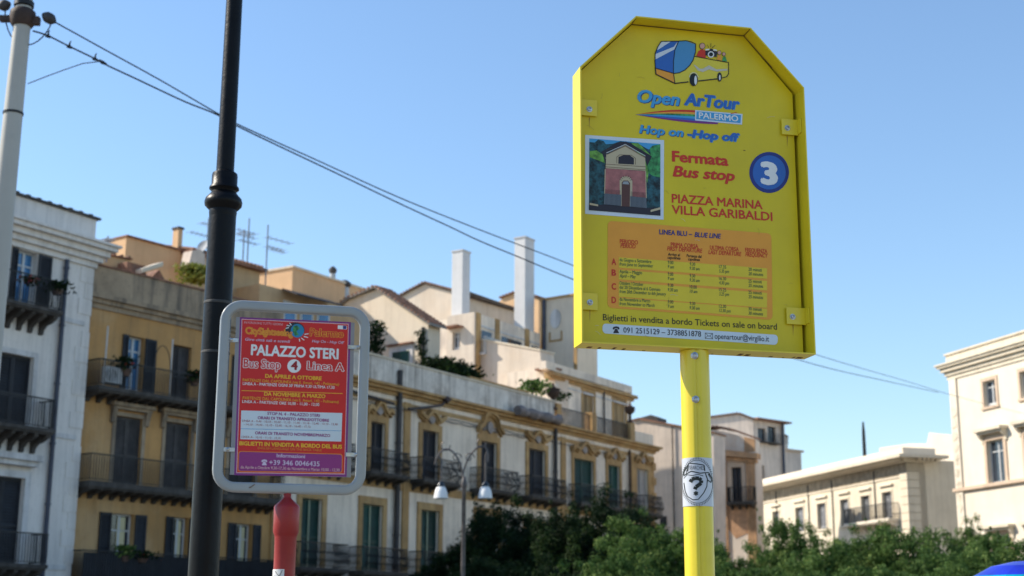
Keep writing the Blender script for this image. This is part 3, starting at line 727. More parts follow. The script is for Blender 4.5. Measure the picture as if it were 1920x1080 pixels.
antenna(463, 500, 408, 6.2, [(430, 443, 478), (439, 443, 476), (450, 447, 480)], 'antenna close beside the black lamp post, right side')
antenna(455, 492, 430, 6.6, [(436, 448, 470)], 'shorter antenna just behind the lamp post, right side')
antenna(388, 468, 408, 6.6, [(435, 355, 388), (418, 376, 398)], 'antenna left of the black lamp post')
antenna(199, 492, 442, 1.4, [(448, 194, 207), (452, 195, 205)], 'short aerial above the right end of the white cornice')
f = oanch(383, 475, 5.0); u, z0 = f.uz(382, 472); P0 = f.p(u, z0 - .5)
root = thing('satellite_dish', P0, 'grey satellite dish on the tiled roof beside the black lamp post', 'satellite dish')
MB().lathe(f.p(u, z0 + .2), [(.02, 0), (.14, .02), (.24, .05), (.34, .11), (.33, .12), (.2, .06), (.02, .03)], 20, Vector((-.5, -.8, .35))).build('dish', iron_g, root, smooth=True)
MB().tube([P0, f.p(u, z0 + .2)], .04, 6).build('mast', iron_g, root)
m = MB(); u, z0 = f.uz(366, 476); rn = random.Random(3)
m.prism(f, [(u - .5, z0 - .6), (u + .5, z0 - .6), (u + .42, z0 + .02), (u + .1, z0 + .22), (u - .35, z0 + .05)], -.4, .2); tag(m.build('roof_stack', grey_wall, None, f.p(u, z0 - .6)), 'grey rubble stack on the tiled roof left of the dish', 'chimney')

# ------------------------------------------------------------------ houses closing the row at the far end
Ge = 'houses beyond the palace'
F = Fr(122, at_depth(1255, 850, 103))
root = thing('plain_house', F.p(0, 0), 'plain pale house wall behind the yellow pole with a diagonal shadow', 'building', None, F.rotz())
q = polypx(F, [(1188, 788), (1200, 785), (1338, 812), (1338, 1120), (1188, 1120)]); MB().prism(F, q[:3] + [(q[3][0], 0), (q[4][0], 0)], 0, -2).build('wall', grey_wall, root)
MB().prism(F, polypx(F, [(1186, 787), (1200, 783.5), (1340, 810), (1340, 813), (1200, 787), (1186, 790)]), .15, -2).build('coping', tile_m, root)
MB().prism(F, polypx(F, [(1190, 783), (1214, 776), (1228, 781), (1228, 792), (1190, 788)]), -.5, -1.9).build('roof_box', sh_brown, root)
vpipe(root, F, 1262, 880, 0, F.uz(1262, 797)[1], .05, pipe_m)
MB().box(F, *op_px(F, 1238, 1250, 968, 985), .0, .04).build('window', sh_black, root)
# faded house
F = Fr(118, at_depth(1400, 880, 107))
root = thing('faded_house', F.p(0, 0), 'faded pink house with orange stained corner and one dark balcony door', 'building', None, F.rotz())
q = polypx(F, [(1300, 843), (1417, 856)])
wo = op_px(F, 1372, 1391, 876, 942); uR = F.uz(1417, 900)[0]; uL = F.uz(1300, 900)[0]
wall(root, F, uL, uR, 0, F.uz(1360, 850)[1], [wo], pink_wall, 1.6); window(root, F, wo, 'none', frame=sh_black)
surround(root, F, wo, .3, peach_stone, .06)
m = MB(); m.prism(F, polypx(F, [(1298, 838), (1424, 851), (1424, 861), (1298, 850)]), -.3, .5); m.prism(F, polypx(F, [(1298, 850.5), (1419, 862), (1419, 868), (1298, 858)]), -.3, .25)
m.build('cornice', rust_trim, root)
MB().prism(F, polypx(F, [(1310, 806), (1340, 806), (1413, 823), (1413, 851), (1310, 842)]), -.1, -1.4).build('attic_wall', pink_wall, root)
MB().prism(F, polypx(F, [(1395, 819), (1414, 823), (1414, 851), (1395, 849)]), -.05, -.3).build('attic_pilaster', rust_trim, root)
rake(F, [(1310, 806), (1340, 800), (1370, 806), (1415, 822)], .06, 0, -1.5, tile_m, root)
for xa, xb in ((1358, 1364), (1401, 1417)):
    a = F.uz(xa, 930)[0]; b = F.uz(xb, 930)[0]; MB().box(F, a, b, 0, F.uz(1360, 866)[1], -.05, .1).build('pilaster', rust_trim, root)
balcony(root, F, F.uz(1362, 940, .8)[0], F.uz(1413, 940, .8)[0], wo[2], .8, dark_stone, 1.05, 0, 4, dark_stone, brh=.3)
MB().prism(F, polypx(F, [(1345, 948), (1402, 950), (1402, 1000), (1380, 1010), (1360, 985), (1345, 990)]), 0, .02).build('bare_plaster', M('bare_plaster', (.52, .30, .17), .9, .25, 2, .4), root)
# grey house behind
F = Fr(114, at_depth(1412, 840, 136))
root = thing('grey_house', F.p(0, 0), 'greyish tall house with dark roof eaves and open loggia, behind the faded pink one', 'building', Ge, F.rotz())
q = polypx(F, [(1320, 785), (1385, 777), (1412, 787), (1412, 1000), (1320, 1000)]); q[3] = (q[3][0], 0); q[4] = (q[4][0], 0)
MB().prism(F, q, 0, -14).build('wall', grey_wall, root)
rake(F, [(1318, 785), (1385, 776), (1414, 787)], .1, .2, -14, tile_m, root)
H = Fr(50, F.p(F.uz(1412, 850)[0], 0)); a, b = .02, H.uz(1472, 830)[0]; zt = H.uz(1412, 787)[1]
wos = [op_px(H, 1421, 1436, 803, 829), op_px(H, 1440, 1455, 800, 835), op_px(H, 1419, 1434, 872, 905)]
wall(root, H, a, b, 0, zt, wos, grey_wall, 5); m = MB(); m.box(H, a, b + .3, zt + .002, zt + .16, -5, .7); m.build('roof', tile_m, root)
for w_ in wos: window(root, H, w_, 'none', frame=sh_brown)
m = MB(); m.box(H, wos[0][0], wos[1][1] + .3, wos[0][2] - .1, wos[0][2], 0, .6); o = m.build('balcony', dark_stone, root)
m = MB()
for i in range(16): u = wos[0][0] + i * .25; m.box(H, u, u + .03, wos[0][2], wos[0][2] + .9, .54, .57)
m.build('railing', iron, o)
vpipe(root, H, 1469, 850, 0, zt, .12, pipe_blue, .2)
c, d = b + .02, H.uz(1512, 870)[0]; zt = H.uz(1475, 843)[1]
MB().box(H, c, d, 0, zt, -8, -.6).build('wall', grey_wall, root); MB().box(H, c, d + .2, zt + .002, zt + .2, -8, -.4).build('cornice', peach_stone, root)
MB().box(H, *op_px(H, 1447, 1463, 910, 930), 0, .04).build('window', sh_black, root)

# ------------------------------------------------------------------ low cream building with dentil cornice (right)
c = at_depth(1700, 880, 100); F = Fr(165, c); uL = F.uz(1421, 950)[0]
root = thing('low_palace', F.p(0, 0), 'low cream building with toothed cornice and a row of grey shuttered windows', 'building', None, F.rotz())
zt = F.uz(1560, 872)[1]; zc_ = F.uz(1560, 893)[1]
wp = [(1449, 1461, 962), (1492, 1507, 952), (1533, 1549, 943), (1577, 1592, 933), (1616, 1632, 925), (1656, 1674, 918), (1412, 1423, 972)]
wos = []
ft = F.uz(1590, 985)[1]
for xa, xb, yt in wp: a = F.uz(xa, 960)[0]; b = F.uz(xb, 960)[0]; wos.append((a, b, ft, F.uz((xa + xb) / 2, yt)[1]))
hz = sum(o[3] for o in wos) / len(wos); wos = [(a, b, c_, hz) for a, b, c_, d in wos]
uL0 = uL - 8
wall(root, F, uL0, 0, 0, zc_ + .1, wos, pale_stone, 12)
MB().box(F, uL0, -.01, zc_ - .95, zc_ - .12, -.1, .05).build('shade_frieze', M('soot_and_shade_stone', (.34, .28, .20), streak=.6, var=.25, scale=2, dirt=(.14, .11, .08)), root)  # dark band: shade of cornice and dentils painted into its colour, plus soot
for o in wos:
    window(root, F, o, 'shut', sh_grey, wcl=-.20); surround(root, F, o, .14, pale_stone, .05); 
    MB().box(F, o[0] - .28, o[1] + .28, o[3] + .42, o[3] + .54, 0, .18).build('window_hood', pale_stone2, root)
# cornice wraps the corner
H = Fr(75, F.p(0, 0)); wR = H.uz(1738, 940)[0]
m = MB(); m.box(F, uL0, .55, zc_ + .33, zt, -.4, .55); m.box(H, .401, wR + .55, zc_ + .33, zt, -.4, .55); m.build('parapet', pale_stone2, root)
m = MB()
for lo_, hi_, pr in ((-.1, .12, .35), (.12, .33, 1.2)):
    m.box(F, uL0, pr, zc_ + lo_, zc_ + hi_, -.3, pr); m.box(H, .301, wR + pr, zc_ + lo_, zc_ + hi_, -.3, pr)
m.build('cornice', pale_stone, root)
u = -.1; nd = 0
while u > uL0 + .3 and nd < 90:
    MB().box(F, u - .16, u, zc_ - .02, zc_ + .115, .352, .85).build('dentil', pale_stone2, root); u -= .34; nd += 1
for k in range(5): MB().box(H, .5 + k * .34, .66 + k * .34, zc_ - .02, zc_ + .115, .352, .85).build('dentil', pale_stone2, root)
MB().box(F, uL0, -.01, zc_ - 1.06, zc_ - .97, -.2, .08).build('string_course', pale_stone2, root)
MB().box(H, .005, wR, 0, zc_ + .05, -.25, 0).build('return_wall', pale_stone, root)
z = 4.
while z < zc_ - 1:                                           # rusticated corner blocks
    MB().box(F, -.95, .05, z, z + .52, -.3, .06).build('quoin', pale_stone, root)
    MB().box(H, .065, .9, z, z + .52, -.3, .06).build('quoin', pale_stone, root); z += .56
for x in (1455, 1515, 1560, 1640): 
    vpipe(root, F, x, 930, 0, zc_ - .3, .045, pipe_m, .08)
balcony(root, F, wos[4][0] - 1.2, wos[5][1] + .9, ft, .9, pale_stone2, 1.05, 0, 5, pale_stone2)
u, z0 = F.uz(1622, 868, -3); m = MB(); m.tube([F.p(u, zt - .6, -3), F.p(u, F.uz(1622, 812, -3)[1], -3), F.p(u, F.uz(1622, 790, -3)[1], -3)], [.16, .13, .07], 8)
tag(m.build('roof_mast', iron, None, F.p(u, zt - .6, -3), smooth=True), 'dark mast standing on the roof of the low cream building', 'mast')
F = Fr(150, at_depth(1760, 900, 106))
root = thing('rear_block', F.p(0, 0), 'plain cream block with stepped top between the low and the tall building', 'building', None, F.rotz())
q = polypx(F, [(1702, 822), (1702, 832), (1738, 832), (1742, 811), (1810, 818), (1810, 1060), (1690, 1060)]); q = [(q[1][0] - 3, q[1][1])] + q[1:5] + [(q[5][0], 0), (q[0][0] - 3, 0)]
MB().prism(F, q, 0, -8).build('wall', pale_stone2, root)
o_ = op_px(F, 1753, 1761, 951, 968); o = MB().box(F, o_[0] - .12, o_[1] + .12, o_[2] - .12, o_[3] + .12, 0, .05).build('window', peach_stone, root); MB().box(F, *o_, .052, .06).build('pane', sh_black, o)
vpipe(root, F, 1733, 930, 0, F.uz(1733, 870)[1], .05, pipe_m)

# ------------------------------------------------------------------ tall cream palace, right edge
c = at_depth(1782, 760, 90); F = Fr(163, c); u_r = 16
root = thing('cream_palace', F.p(0, 0), 'tall sunlit cream building with deep cornice and hooded windows at the right edge', 'building', None, F.rotz())
zb = F.uz(1850, 672)[1]; zt = F.uz(1850, 646)[1]
at = [op_px(F, 1845, 1868, 713, 762), op_px(F, 1914, 1940, 694, 748)]
mn = [op_px(F, 1853, 1885, 824, 909), op_px(F, 1925, 1962, 812, 905)]
at = [(a, b, at[0][2], at[0][3]) for a, b, c_, d in at]; mn = [(a, b, mn[0][2], mn[0][3]) for a, b, c_, d in mn]
lw = [(a, b, 4.0, F.uz(1868, 1002)[1]) for a, b, c_, d in mn]
wall(root, F, 0, u_r, 0, zb - .2, at + mn + lw, pale_stone2, 12)
cornice(root, F, 0, u_r, zb - .35, [(-.35, -.1, .08), (-.1, .15, .18), (.15, .40, .36), (.40, .55, .52), (.55, .66, .62)], pale_stone, ret=1)
m = MB(); m.box(F, .05, u_r, zb + .33, zt, -.5, .15); m.build('parapet', pale_stone, root)
m = MB(); m.box(F, -.03, u_r, zt + .002, zt + .12, -.6, .25); m.build('coping', pale_stone, root)
pa, pb = .15, F.uz(1803, 850)[0]
MB().box(F, pa, pb, 0, zb - .72, -.05, .12).build('pilaster', pale_stone2, root)
m = MB(); rn = random.Random(5); z = 6
while z < zb - 2.2:
    for k in range(3): m.prism(F, [((pa + pb) / 2 + rn.uniform(-.15, .15) + .18 * math.cos(j), z + rn.uniform(-.2, .2) + .2 * math.sin(j)) for j in range(6)], .11, .135 + rn.uniform(0, .02))
    z += .75
tag(m.build('pilaster_relief', pale_stone, root), kind='stuff')
for o in at: window(root, F, o, 'none', frame=wood_white); surround(root, F, o, .22, peach_stone, .06)
for o in mn: window(root, F, o, 'none', frame=wood_white); surround(root, F, o, .26, peach_stone, .08); hood(root, F, o, .42, .38, pale_stone, .34, .6)
for o in lw: surround(root, F, o, .26, peach_stone, .08); window(root, F, o, 'none'); hood(root, F, o, .42, .2, pale_stone, .3, .5)
zs = F.uz(1850, 911)[1]; MB().box(F, -.05, u_r, zs - .1, zs + .1, -.05, .22).build('string_course', peach_stone, root)

# ------------------------------------------------------------------ trees
def blob_pts(rn, R_, H_, n):
    pts = []
    while len(pts) < n:
        v = Vector((rn.gauss(0, 1), rn.gauss(0, 1), rn.gauss(0, 1))).normalized()
        k = rn.random() ** .35
        a = math.atan2(v.y, v.x)
        lump = 1 + .22 * math.sin(a * 3 + rn.seed_) * math.cos(v.z * 4 + rn.seed_ * 2) + .12 * math.sin(a * 7 + v.z * 5)
        pts.append(Vector((v.x * R_ * k * lump, v.y * R_ * k * lump, v.z * H_ * k * lump)))
    return pts
def crown_mesh(seed, R_, H_, clumps=430, per=105, size=.105, clump_r=.25, spikes=1):
    rn = random.Random(seed); rn.seed_ = seed * 1.3
    vs = []; fs = []
    cs = [(c, clump_r * rn.uniform(.6, 1.35)) for c in blob_pts(rn, R_, H_, clumps)]
    for i in range(spikes):                                   # shoots that break the outline
        a = rn.uniform(0, 6.28); e = rn.uniform(.5, 1.3); b = Vector((math.cos(a) * math.cos(e) * R_, math.sin(a) * math.cos(e) * R_, math.sin(e) * H_)) * .92
        for k in range(4): cs.append((b * (1 + .10 * k) + Vector((0, 0, .14 * k)), clump_r * (.62 - .11 * k)))
    for c, cr in cs:
        n = int(per * (cr / clump_r) ** 2) + 6
        for i in range(n):
            d = Vector((rn.gauss(0, 1), rn.gauss(0, 1), rn.gauss(0, .8))).normalized() * cr * rn.random() ** .4
            p = c + d; nrm = (d.normalized() + Vector((rn.gauss(0, .5), rn.gauss(0, .5), rn.gauss(.35, .5)))).normalized()
            x = nrm.orthogonal().normalized(); a = rn.uniform(0, 6.28); y = nrm.cross(x); X = x * math.cos(a) + y * math.sin(a); Y = nrm.cross(X)
            s = size * rn.uniform(.6, 1.2); b = len(vs)
            vs += [p - X * s * .5, p + Y * s * .26 + nrm * s * .06, p + X * s * .55, p - Y * s * .26 + nrm * s * .06]; fs.append((b, b + 1, b + 2, b + 3))
    me = bpy.data.meshes.new('crown'); me.from_pydata(vs, [], fs); return me
CR = {}
def tree(px, ytop, Y, R_, H_, seed, mat, label, group):
    top = at_depth(px, ytop, Y); cz = top.z - H_ * 1.02; base = Vector((top.x, top.y, 0))
    root = thing('tree', base, label, 'tree', group, seed * 1.9)
    key = (seed % 3, mat.name)
    if key not in CR: CR[key] = crown_mesh(seed, 2.1, 2.0); CR[key].materials.append(mat)
    c = bpy.data.objects.new('crown', CR[key]); col.objects.link(c); c.parent = root; c.location = (0, 0, cz); c.scale = (R_ / 2.1, R_ / 2.1, H_ / 2.0)
    m = MB(); rn = random.Random(seed); hb = cz - H_ * .45
    m.tube([base, base + Vector((.05, .04, hb * .5)), base + Vector((-.04, .06, hb)), base + Vector((0, 0, cz))], [.19, .15, .13, .09], 9)
    for k in range(5):
        a = k * 1.26 + seed; e = base + Vector((math.cos(a) * R_ * .62, math.sin(a) * R_ * .62, cz + H_ * rn.uniform(-.1, .45)))
        m.tube([base + Vector((0, 0, hb * .95)), (base + Vector((0, 0, hb)) + e) / 2 + Vector((0, 0, .2)), e], [.09, .06, .02], 6)
    m.build('trunk', bark, root, smooth=True)
    return root
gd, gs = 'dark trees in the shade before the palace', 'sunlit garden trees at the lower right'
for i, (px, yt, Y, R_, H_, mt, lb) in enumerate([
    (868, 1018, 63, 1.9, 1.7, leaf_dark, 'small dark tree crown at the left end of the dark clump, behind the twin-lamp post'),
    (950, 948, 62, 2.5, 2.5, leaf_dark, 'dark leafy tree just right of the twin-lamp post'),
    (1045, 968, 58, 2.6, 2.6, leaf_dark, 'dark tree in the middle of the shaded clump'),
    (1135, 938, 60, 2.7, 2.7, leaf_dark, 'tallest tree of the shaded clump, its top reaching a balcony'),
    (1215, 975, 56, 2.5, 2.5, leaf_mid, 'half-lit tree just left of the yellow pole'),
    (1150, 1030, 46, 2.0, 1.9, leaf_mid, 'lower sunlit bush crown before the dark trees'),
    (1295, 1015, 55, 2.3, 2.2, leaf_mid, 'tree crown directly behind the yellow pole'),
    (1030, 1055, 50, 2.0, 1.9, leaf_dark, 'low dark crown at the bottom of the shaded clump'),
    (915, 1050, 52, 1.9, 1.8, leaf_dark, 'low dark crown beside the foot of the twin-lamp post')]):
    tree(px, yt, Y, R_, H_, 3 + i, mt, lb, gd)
for i, (px, yt, Y, R_, H_, lb) in enumerate([
    (1370, 1034, 52, 2.1, 2.0, 'first sunlit tree right of the yellow pole'),
    (1475, 970, 56, 1.5, 2.3, 'narrow pointed tree rising above the sunlit hedge line'),
    (1545, 1012, 50, 2.1, 2.0, 'rounded sunlit tree below the grey shuttered windows'),
    (1625, 1000, 52, 2.2, 2.2, 'sunlit tree under the iron balcony of the low building'),
    (1700, 986, 50, 2.2, 2.2, 'sunlit tree below the corner of the low cream building'),
    (1770, 1027, 47, 2.0, 1.9, 'sunlit tree between the low and the tall cream buildings'),
    (1822, 980, 54, 1.1, 1.7, 'slim darker tree at the foot of the tall cream building'),
    (1900, 999, 48, 2.1, 2.0, 'sunlit tree at the right edge of the view'),
    (1430, 1052, 44, 2.0, 1.9, 'lower front crown, second right of the yellow pole'),
    (1530, 1062, 42, 2.0, 1.9, 'lower front crown beneath the pointed tree'),
    (1640, 1057, 41, 2.0, 1.9, 'lower front crown, centre of the sunlit trees'),
    (1745, 1062, 40, 2.0, 1.9, 'lower front crown left of the blue parasol'),
    (1850, 1052, 42, 2.0, 1.9, 'front crown just above the blue parasol'),
    (1985, 1022, 47, 2.2, 2.0, 'tree cut off by the right edge of the view')]):
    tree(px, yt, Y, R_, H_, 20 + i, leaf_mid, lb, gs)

# ------------------------------------------------------------------ plants on roofs and balconies
def plant(Pw, r, h, mat, label, cat='plant', pot=True, flower=0, n=240, size=.09, name='potted_plant'):
    root = thing(name, Pw, label, cat)
    rn = random.Random(int(Pw.x * 100) & 1023); vs = []; fs = []; v2 = []; f2 = []
    for i in range(n + flower):
        d = Vector((rn.gauss(0, .5) * r, rn.gauss(0, .5) * r, h * (.25 + .75 * rn.random() ** .8)))
        nn = Vector((rn.gauss(0, 1), rn.gauss(0, 1), rn.gauss(.3, 1))).normalized(); x = nn.orthogonal().normalized(); y = nn.cross(x); s = size * rn.uniform(.6, 1.3)
        A, B = (vs, fs) if i < n else (v2, f2); b = len(A); A += [d - x * s, d + y * s * .5, d + x * s, d - y * s * .5]; B.append((b, b + 1, b + 2, b + 3))
    for nm, A, B, mt in (('leaves', vs, fs, mat), ('flowers', v2, f2, petal_red)):
        if A:
            me = bpy.data.meshes.new(nm); me.from_pydata(A, [], B); me.materials.append(mt); o = bpy.data.objects.new(nm, me); col.objects.link(o); o.parent = root
    if pot: MB().lathe(Pw, [(r * .35, 0), (r * .5, h * .3), (r * .55, h * .3), (r * .55, h * .36), (r * .4, h * .36)], 12).build('pot', pot_m, root, smooth=True)
    return root

plant(W0.p(W0.uz(54, 545, .8)[0], W0.uz(60, 583)[1] + .62, .82), .38, .35, leaf_dark, 'red flowering pot on the top balcony of the white house, before the blue door', pot=False, flower=22, n=90)
plant(W0.p(W0.uz(104, 560, .7)[0], W0.uz(60, 583)[1] + .6, .75), .42, .5, leaf_dark, 'dark leafy pot at the right end of the white house top balcony', pot=True)
fo1 = O0.uz(280, 745)[1]; fo3 = O0.uz(265, 1092)[1]
plant(O0.p(O0.uz(232, 690, .7)[0], fo1 + .5, .8), .45, .75, leaf_dark, 'red flowering plant by the open door of the ochre house top balcony', flower=8)
plant(O0.p(O0.uz(362, 700, .7)[0], fo1 + .6, .8), .4, .6, leaf_dark, 'red flowering pot beside the black lamp post, ochre house top balcony', flower=10)
plant(O0.p(O0.uz(230, 1040, .7)[0], fo3 + .7, .8), .4, .6, leaf_mid, 'leafy pot with red blooms on the lowest ochre balcony', flower=6)
plant(O0.p(O0.uz(262, 1040, .7)[0], fo3 + .7, .8), .5, .45, leaf_dark, 'row of red blooms right of the leafy pot on the lowest ochre balcony', flower=12, n=140)
q = O0.par(365, 525, -3.0); plant(q.p(q.uz(366, 535)[0], q.uz(366, 540)[1], 0), .7, 1.0, leaf_yel, 'bright yellow-green bush on the roof left of the black lamp post', 'bush', pot=False, n=900, size=.13, name='roof_bush')
q = C0.par(850, 700, -1.2)
for x, yb, r, h, lb in ((822, 698, 1.0, 1.0, 'dark green hedge plant behind the parapet, left part of the roof garden'), (852, 704, 1.0, .9, 'dark green hedge plant behind the parapet, middle of the roof garden'), (872, 710, .8, .7, 'dark green hedge plant behind the parapet, right end of the roof garden')):
    plant(q.p(q.uz(x, yb)[0], q.uz(x, yb)[1] - .3, 0), r, h, leaf_dark, lb, 'bush', pot=False, n=900, size=.13, name='roof_bush')
q = C0.par(1005, 735, -1.0); plant(q.p(q.uz(1002, 742)[0], q.uz(1002, 746)[1], 0), .8, 1.0, leaf_mid, 'loose green bush on the palace parapet below the lit end wall', 'bush', pot=False, n=500, size=.13, name='roof_bush')
q = C0.par(1048, 750, -.6); plant(q.p(q.uz(1052, 752)[0], q.uz(1052, 758)[1], 0), .5, .7, leaf_dark, 'small dark plant beside the inner finial on the palace roof', 'bush', pot=False, n=200, name='roof_bush')
q = C0.par(700, 690, -1.0); plant(q.p(q.uz(703, 690)[0], q.uz(703, 694)[1], 0), .45, 2.4, leaf_dark, 'narrow dark climbing plant beside the frame of the red sign', 'bush', pot=False, n=600, size=.11, name='roof_bush')
q = Fr(122.5, C0.hit(792, 690, -1.5)); plant(q.p(q.uz(795, 690)[0], q.uz(795, 700)[1], .3), .28, 2.2, leaf_dark, 'thin climbing plant on the right edge of the beige gabled house', 'bush', pot=False, n=260, size=.10, name='climbing_plant')

# ------------------------------------------------------------------ twin-armed lamp in the square
Y = 46; b0 = at_depth(868, 1080, Y); ax = Fr(90, (b0.x, Y)); px1 = 2700 / Y / 1.02
root = thing('twin_street_lamp', (b0.x, Y, 0), 'slender dark street lamp with two curled arms and white bell shades', 'street lamp')
lm = M('lamp_grey_iron', (.11, .095, .09), .45, .3, 5, 0, metal=.2)
def A(px, py): q = at_depth(px, py, Y); return Vector((q.x, Y, q.z))
ztop = A(868, 893).z
m = MB(); m.lathe((b0.x, Y, 0), [(.2, 0), (.2, .3), (.13, .5), (.11, 1.2), (.14, 1.25), (.08, 1.4), (.065, ztop - .4), (.10, ztop - .35), (.10, ztop - .2), (.06, ztop - .1), (.05, ztop)], 14); m.build('post', lm, root, smooth=True)
def bez(p, n=14):
    out = []
    for i in range(n + 1):
        t = i / n; q = [Vector(x) for x in p]
        while len(q) > 1: q = [q[j].lerp(q[j + 1], t) for j in range(len(q) - 1)]
        out.append(q[0])
    return out
for s, tip, pts in ((-1, 825, [(868, 895), (866, 868), (856, 846), (838, 826), (822, 842), (815, 871)]), (1, 908, [(868, 895), (870, 868), (882, 846), (900, 822), (920, 830), (914, 866)])):
    p = bez([A(*k) for k in pts]); arm = MB().tube(p, .03, 8).build('arm', lm, root, smooth=True)
    e = p[-3]; q = A(tip + (2 if s < 0 else 2), 905); q2 = Vector((q.x, Y, q.z))
    MB().tube([e, Vector((q2.x, Y, e.z - .15)), q2], .03, 6).build('drop_rod', lm, arm, smooth=True)
    m = MB(); r0 = A(868 + 12 * s, 858)
    m.tube([r0 + Vector((.16 * math.cos(k * .5) * (1 - k * .05), 0, .16 * math.sin(k * .5) * (1 - k * .05))) for k in range(14)], .02, 5)
    m.tube([p[9] + Vector((.14 * math.cos(k * .5 + 2), 0, .1 + .14 * math.sin(k * .5 + 2))) for k in range(10)], .02, 5)
    m.build('scroll', lm, arm, smooth=True)
    MB().lathe(q2 - Vector((0, 0, .12)), [(.04, .16), (.09, .1), (.13, .02), (.13, 0)], 14).build('lamp_cap', M('lamp_cap', (.02, .03, .04), .3), root, smooth=True)
    MB().lathe(q2 - Vector((0, 0, .50)), [(.235, 0), (.225, .06), (.20, .2), (.15, .34), (.10, .38), (.08, .375), (.14, .32), (.19, .2), (.215, .02)], 20).build('lamp_shade', M('white_shade', (.75, .75, .74), .35, .04), root, smooth=True)

# ------------------------------------------------------------------ pale mast and overhead wires
Y = 12.0
top = at_depth(46, 0, Y); bot = at_depth(-30, 760, Y); dirp = (top - bot); k0 = (0 - bot.z) / dirp.z
base = bot + dirp * k0; Pm = lambda py: base + (top - base) * ((at_depth(20, py, Y).z) / top.z)
root = thing('pale_mast', base, 'tall pale grey tapered metal mast at the left edge with wire clamps', 'mast')
pm = M('pale_mast_paint', (.42, .40, .35), .5, .08, .8, .12, bump=.05)
ext = base + (top - base) * 1.25
m = MB(); m.tube([base, base + (top - base) * .5, top, ext], [.13, .105, .072, .055], 24); m.build('shaft', pm, root, smooth=True)
def rad(py): return .105 - (.033) * (Pm(py).z / top.z - .5) * 2
for py, h in ((215, .02),):
    c = Pm(py); MB().lathe(c, [(rad(py) + .006, 0), (rad(py) + .008, h)], 24).build('strap', iron, root)
c = Pm(50)
m = MB(); m.lathe(c, [(.085, 0), (.10, .02), (.115, .10), (.11, .14), (.09, .16)], 20); m.box(Fr(90, (c.x, c.y)), -.20, -.08, c.z + .05, c.z + .10, -.03, .03); m.box(Fr(90, (c.x, c.y)), .08, .155, c.z + .02, c.z + .09, -.03, .03)
m.build('clamp', rust_iron, root, smooth=True)
m = MB(); c2 = Pm(14); m.lathe(c2, [(.075, 0), (.088, .01), (.088, .05), (.075, .06)], 20); m.build('clamp', iron, root, smooth=True)
cable_m = M('black_cable', (.02, .022, .028), .6)
def insul(pa, pb, Ya, label=None):
    a, b = at_depth(*pa, Ya), at_depth(*pb, Ya); d = (b - a)
    m = MB(); m.tube([a + d * t for t in (0, .12, .3, .5, .7, .88, 1)], [.012, .03, .048, .052, .048, .03, .012], 12); return m.build('insulator', pipe_m, root, smooth=True)
insul((80, 26), (104, 42), Y); insul((-4, 14), (20, 6), Y)
MB().tube(bez([at_depth(10, 12, Y), at_depth(4, 70, Y), at_depth(40, 120, Y), at_depth(85, 75, Y), at_depth(97, 42, Y)]), .006, 5).build('jumper_wire', cable_m, root, smooth=True)
# the wires run from the mast to the tall building at the far right
tgt = Fr(163, at_depth(1782, 760, 90))
def wire(pts, r, label, name='overhead_wire', yend=85):
    x0 = pts[0][0]; x1 = 1925; out = []
    for x, y in pts:
        t = (x - x0) / (x1 - x0); Yd = Y / (1 - t * (1 - Y / yend)) if x >= x0 else Y   # straight in plan
        out.append(at_depth(x, y, Yd))
    fine = []
    for i in range(len(out) - 1):                       # catmull-rom smoothing
        p0, p1, p2_, p3 = out[max(i - 1, 0)], out[i], out[i + 1], out[min(i + 2, len(out) - 1)]
        for k in range(5):
            t = k / 5; fine.append(.5 * ((2 * p1) + (p2_ - p0) * t + (2 * p0 - 5 * p1 + 4 * p2_ - p3) * t * t + (3 * p1 - p0 - 3 * p2_ + p3) * t ** 3))
    fine.append(out[-1]); rr = [r * (1 + .25 * i / len(fine)) for i in range(len(fine))]
    o = MB().tube(fine, rr, 6).build(name, cable_m, None, fine[0], smooth=True); tag(o, label, 'cable'); return o, fine
wire([(104, 42), (200, 95), (300, 150), (405, 211), (452, 236), (600, 303), (750, 371), (900, 431), (1070, 496), (1300, 586), (1540, 668), (1700, 715), (1800, 745), (1925, 777)], .0075, 'upper overhead wire running from the mast insulator down to the tall building')
o, fn = wire([(62, 58), (90, 67), (130, 87), (178, 110), (200, 122), (260, 150), (300, 169), (350, 192), (405, 214), (452, 240), (650, 334), (750, 382), (843, 425), (900, 452), (973, 482), (1070, 522), (1300, 612), (1530, 684), (1650, 712), (1760, 736)], .0085, 'lower overhead wire with small clips and a splice near the mast')
for px, py in ((90, 66), (132, 86), (177, 107)):
    c = min(fn, key=lambda p: (p - at_depth(px, py, p.y)).length)
    m = MB(); m.tube([c, c + Vector((.002, 0, .035)), c + Vector((.012, 0, .055))], [.012, .008, .004], 6); m.tube([c + Vector((-.02, 0, 0)), c + Vector((.022, 0, -.012))], .014, 6); m.build('clip', cable_m, o)
m = MB(); m.tube([at_depth(x, y, 12.4) for x, y in ((186, 113), (192, 117), (200, 121))], [.012, .018, .010], 8); m.build('splice', cable_m, o)
m = MB(); m.tube([at_depth(x, y, 12.5) for x, y in ((52, 157), (85, 144), (120, 131), (155, 119), (188, 115))], .005, 5); tag(m.build('side_wire', cable_m, None, at_depth(52, 157, 12.5), smooth=True), 'thin side wire from the pale mast up to the splice', 'cable')

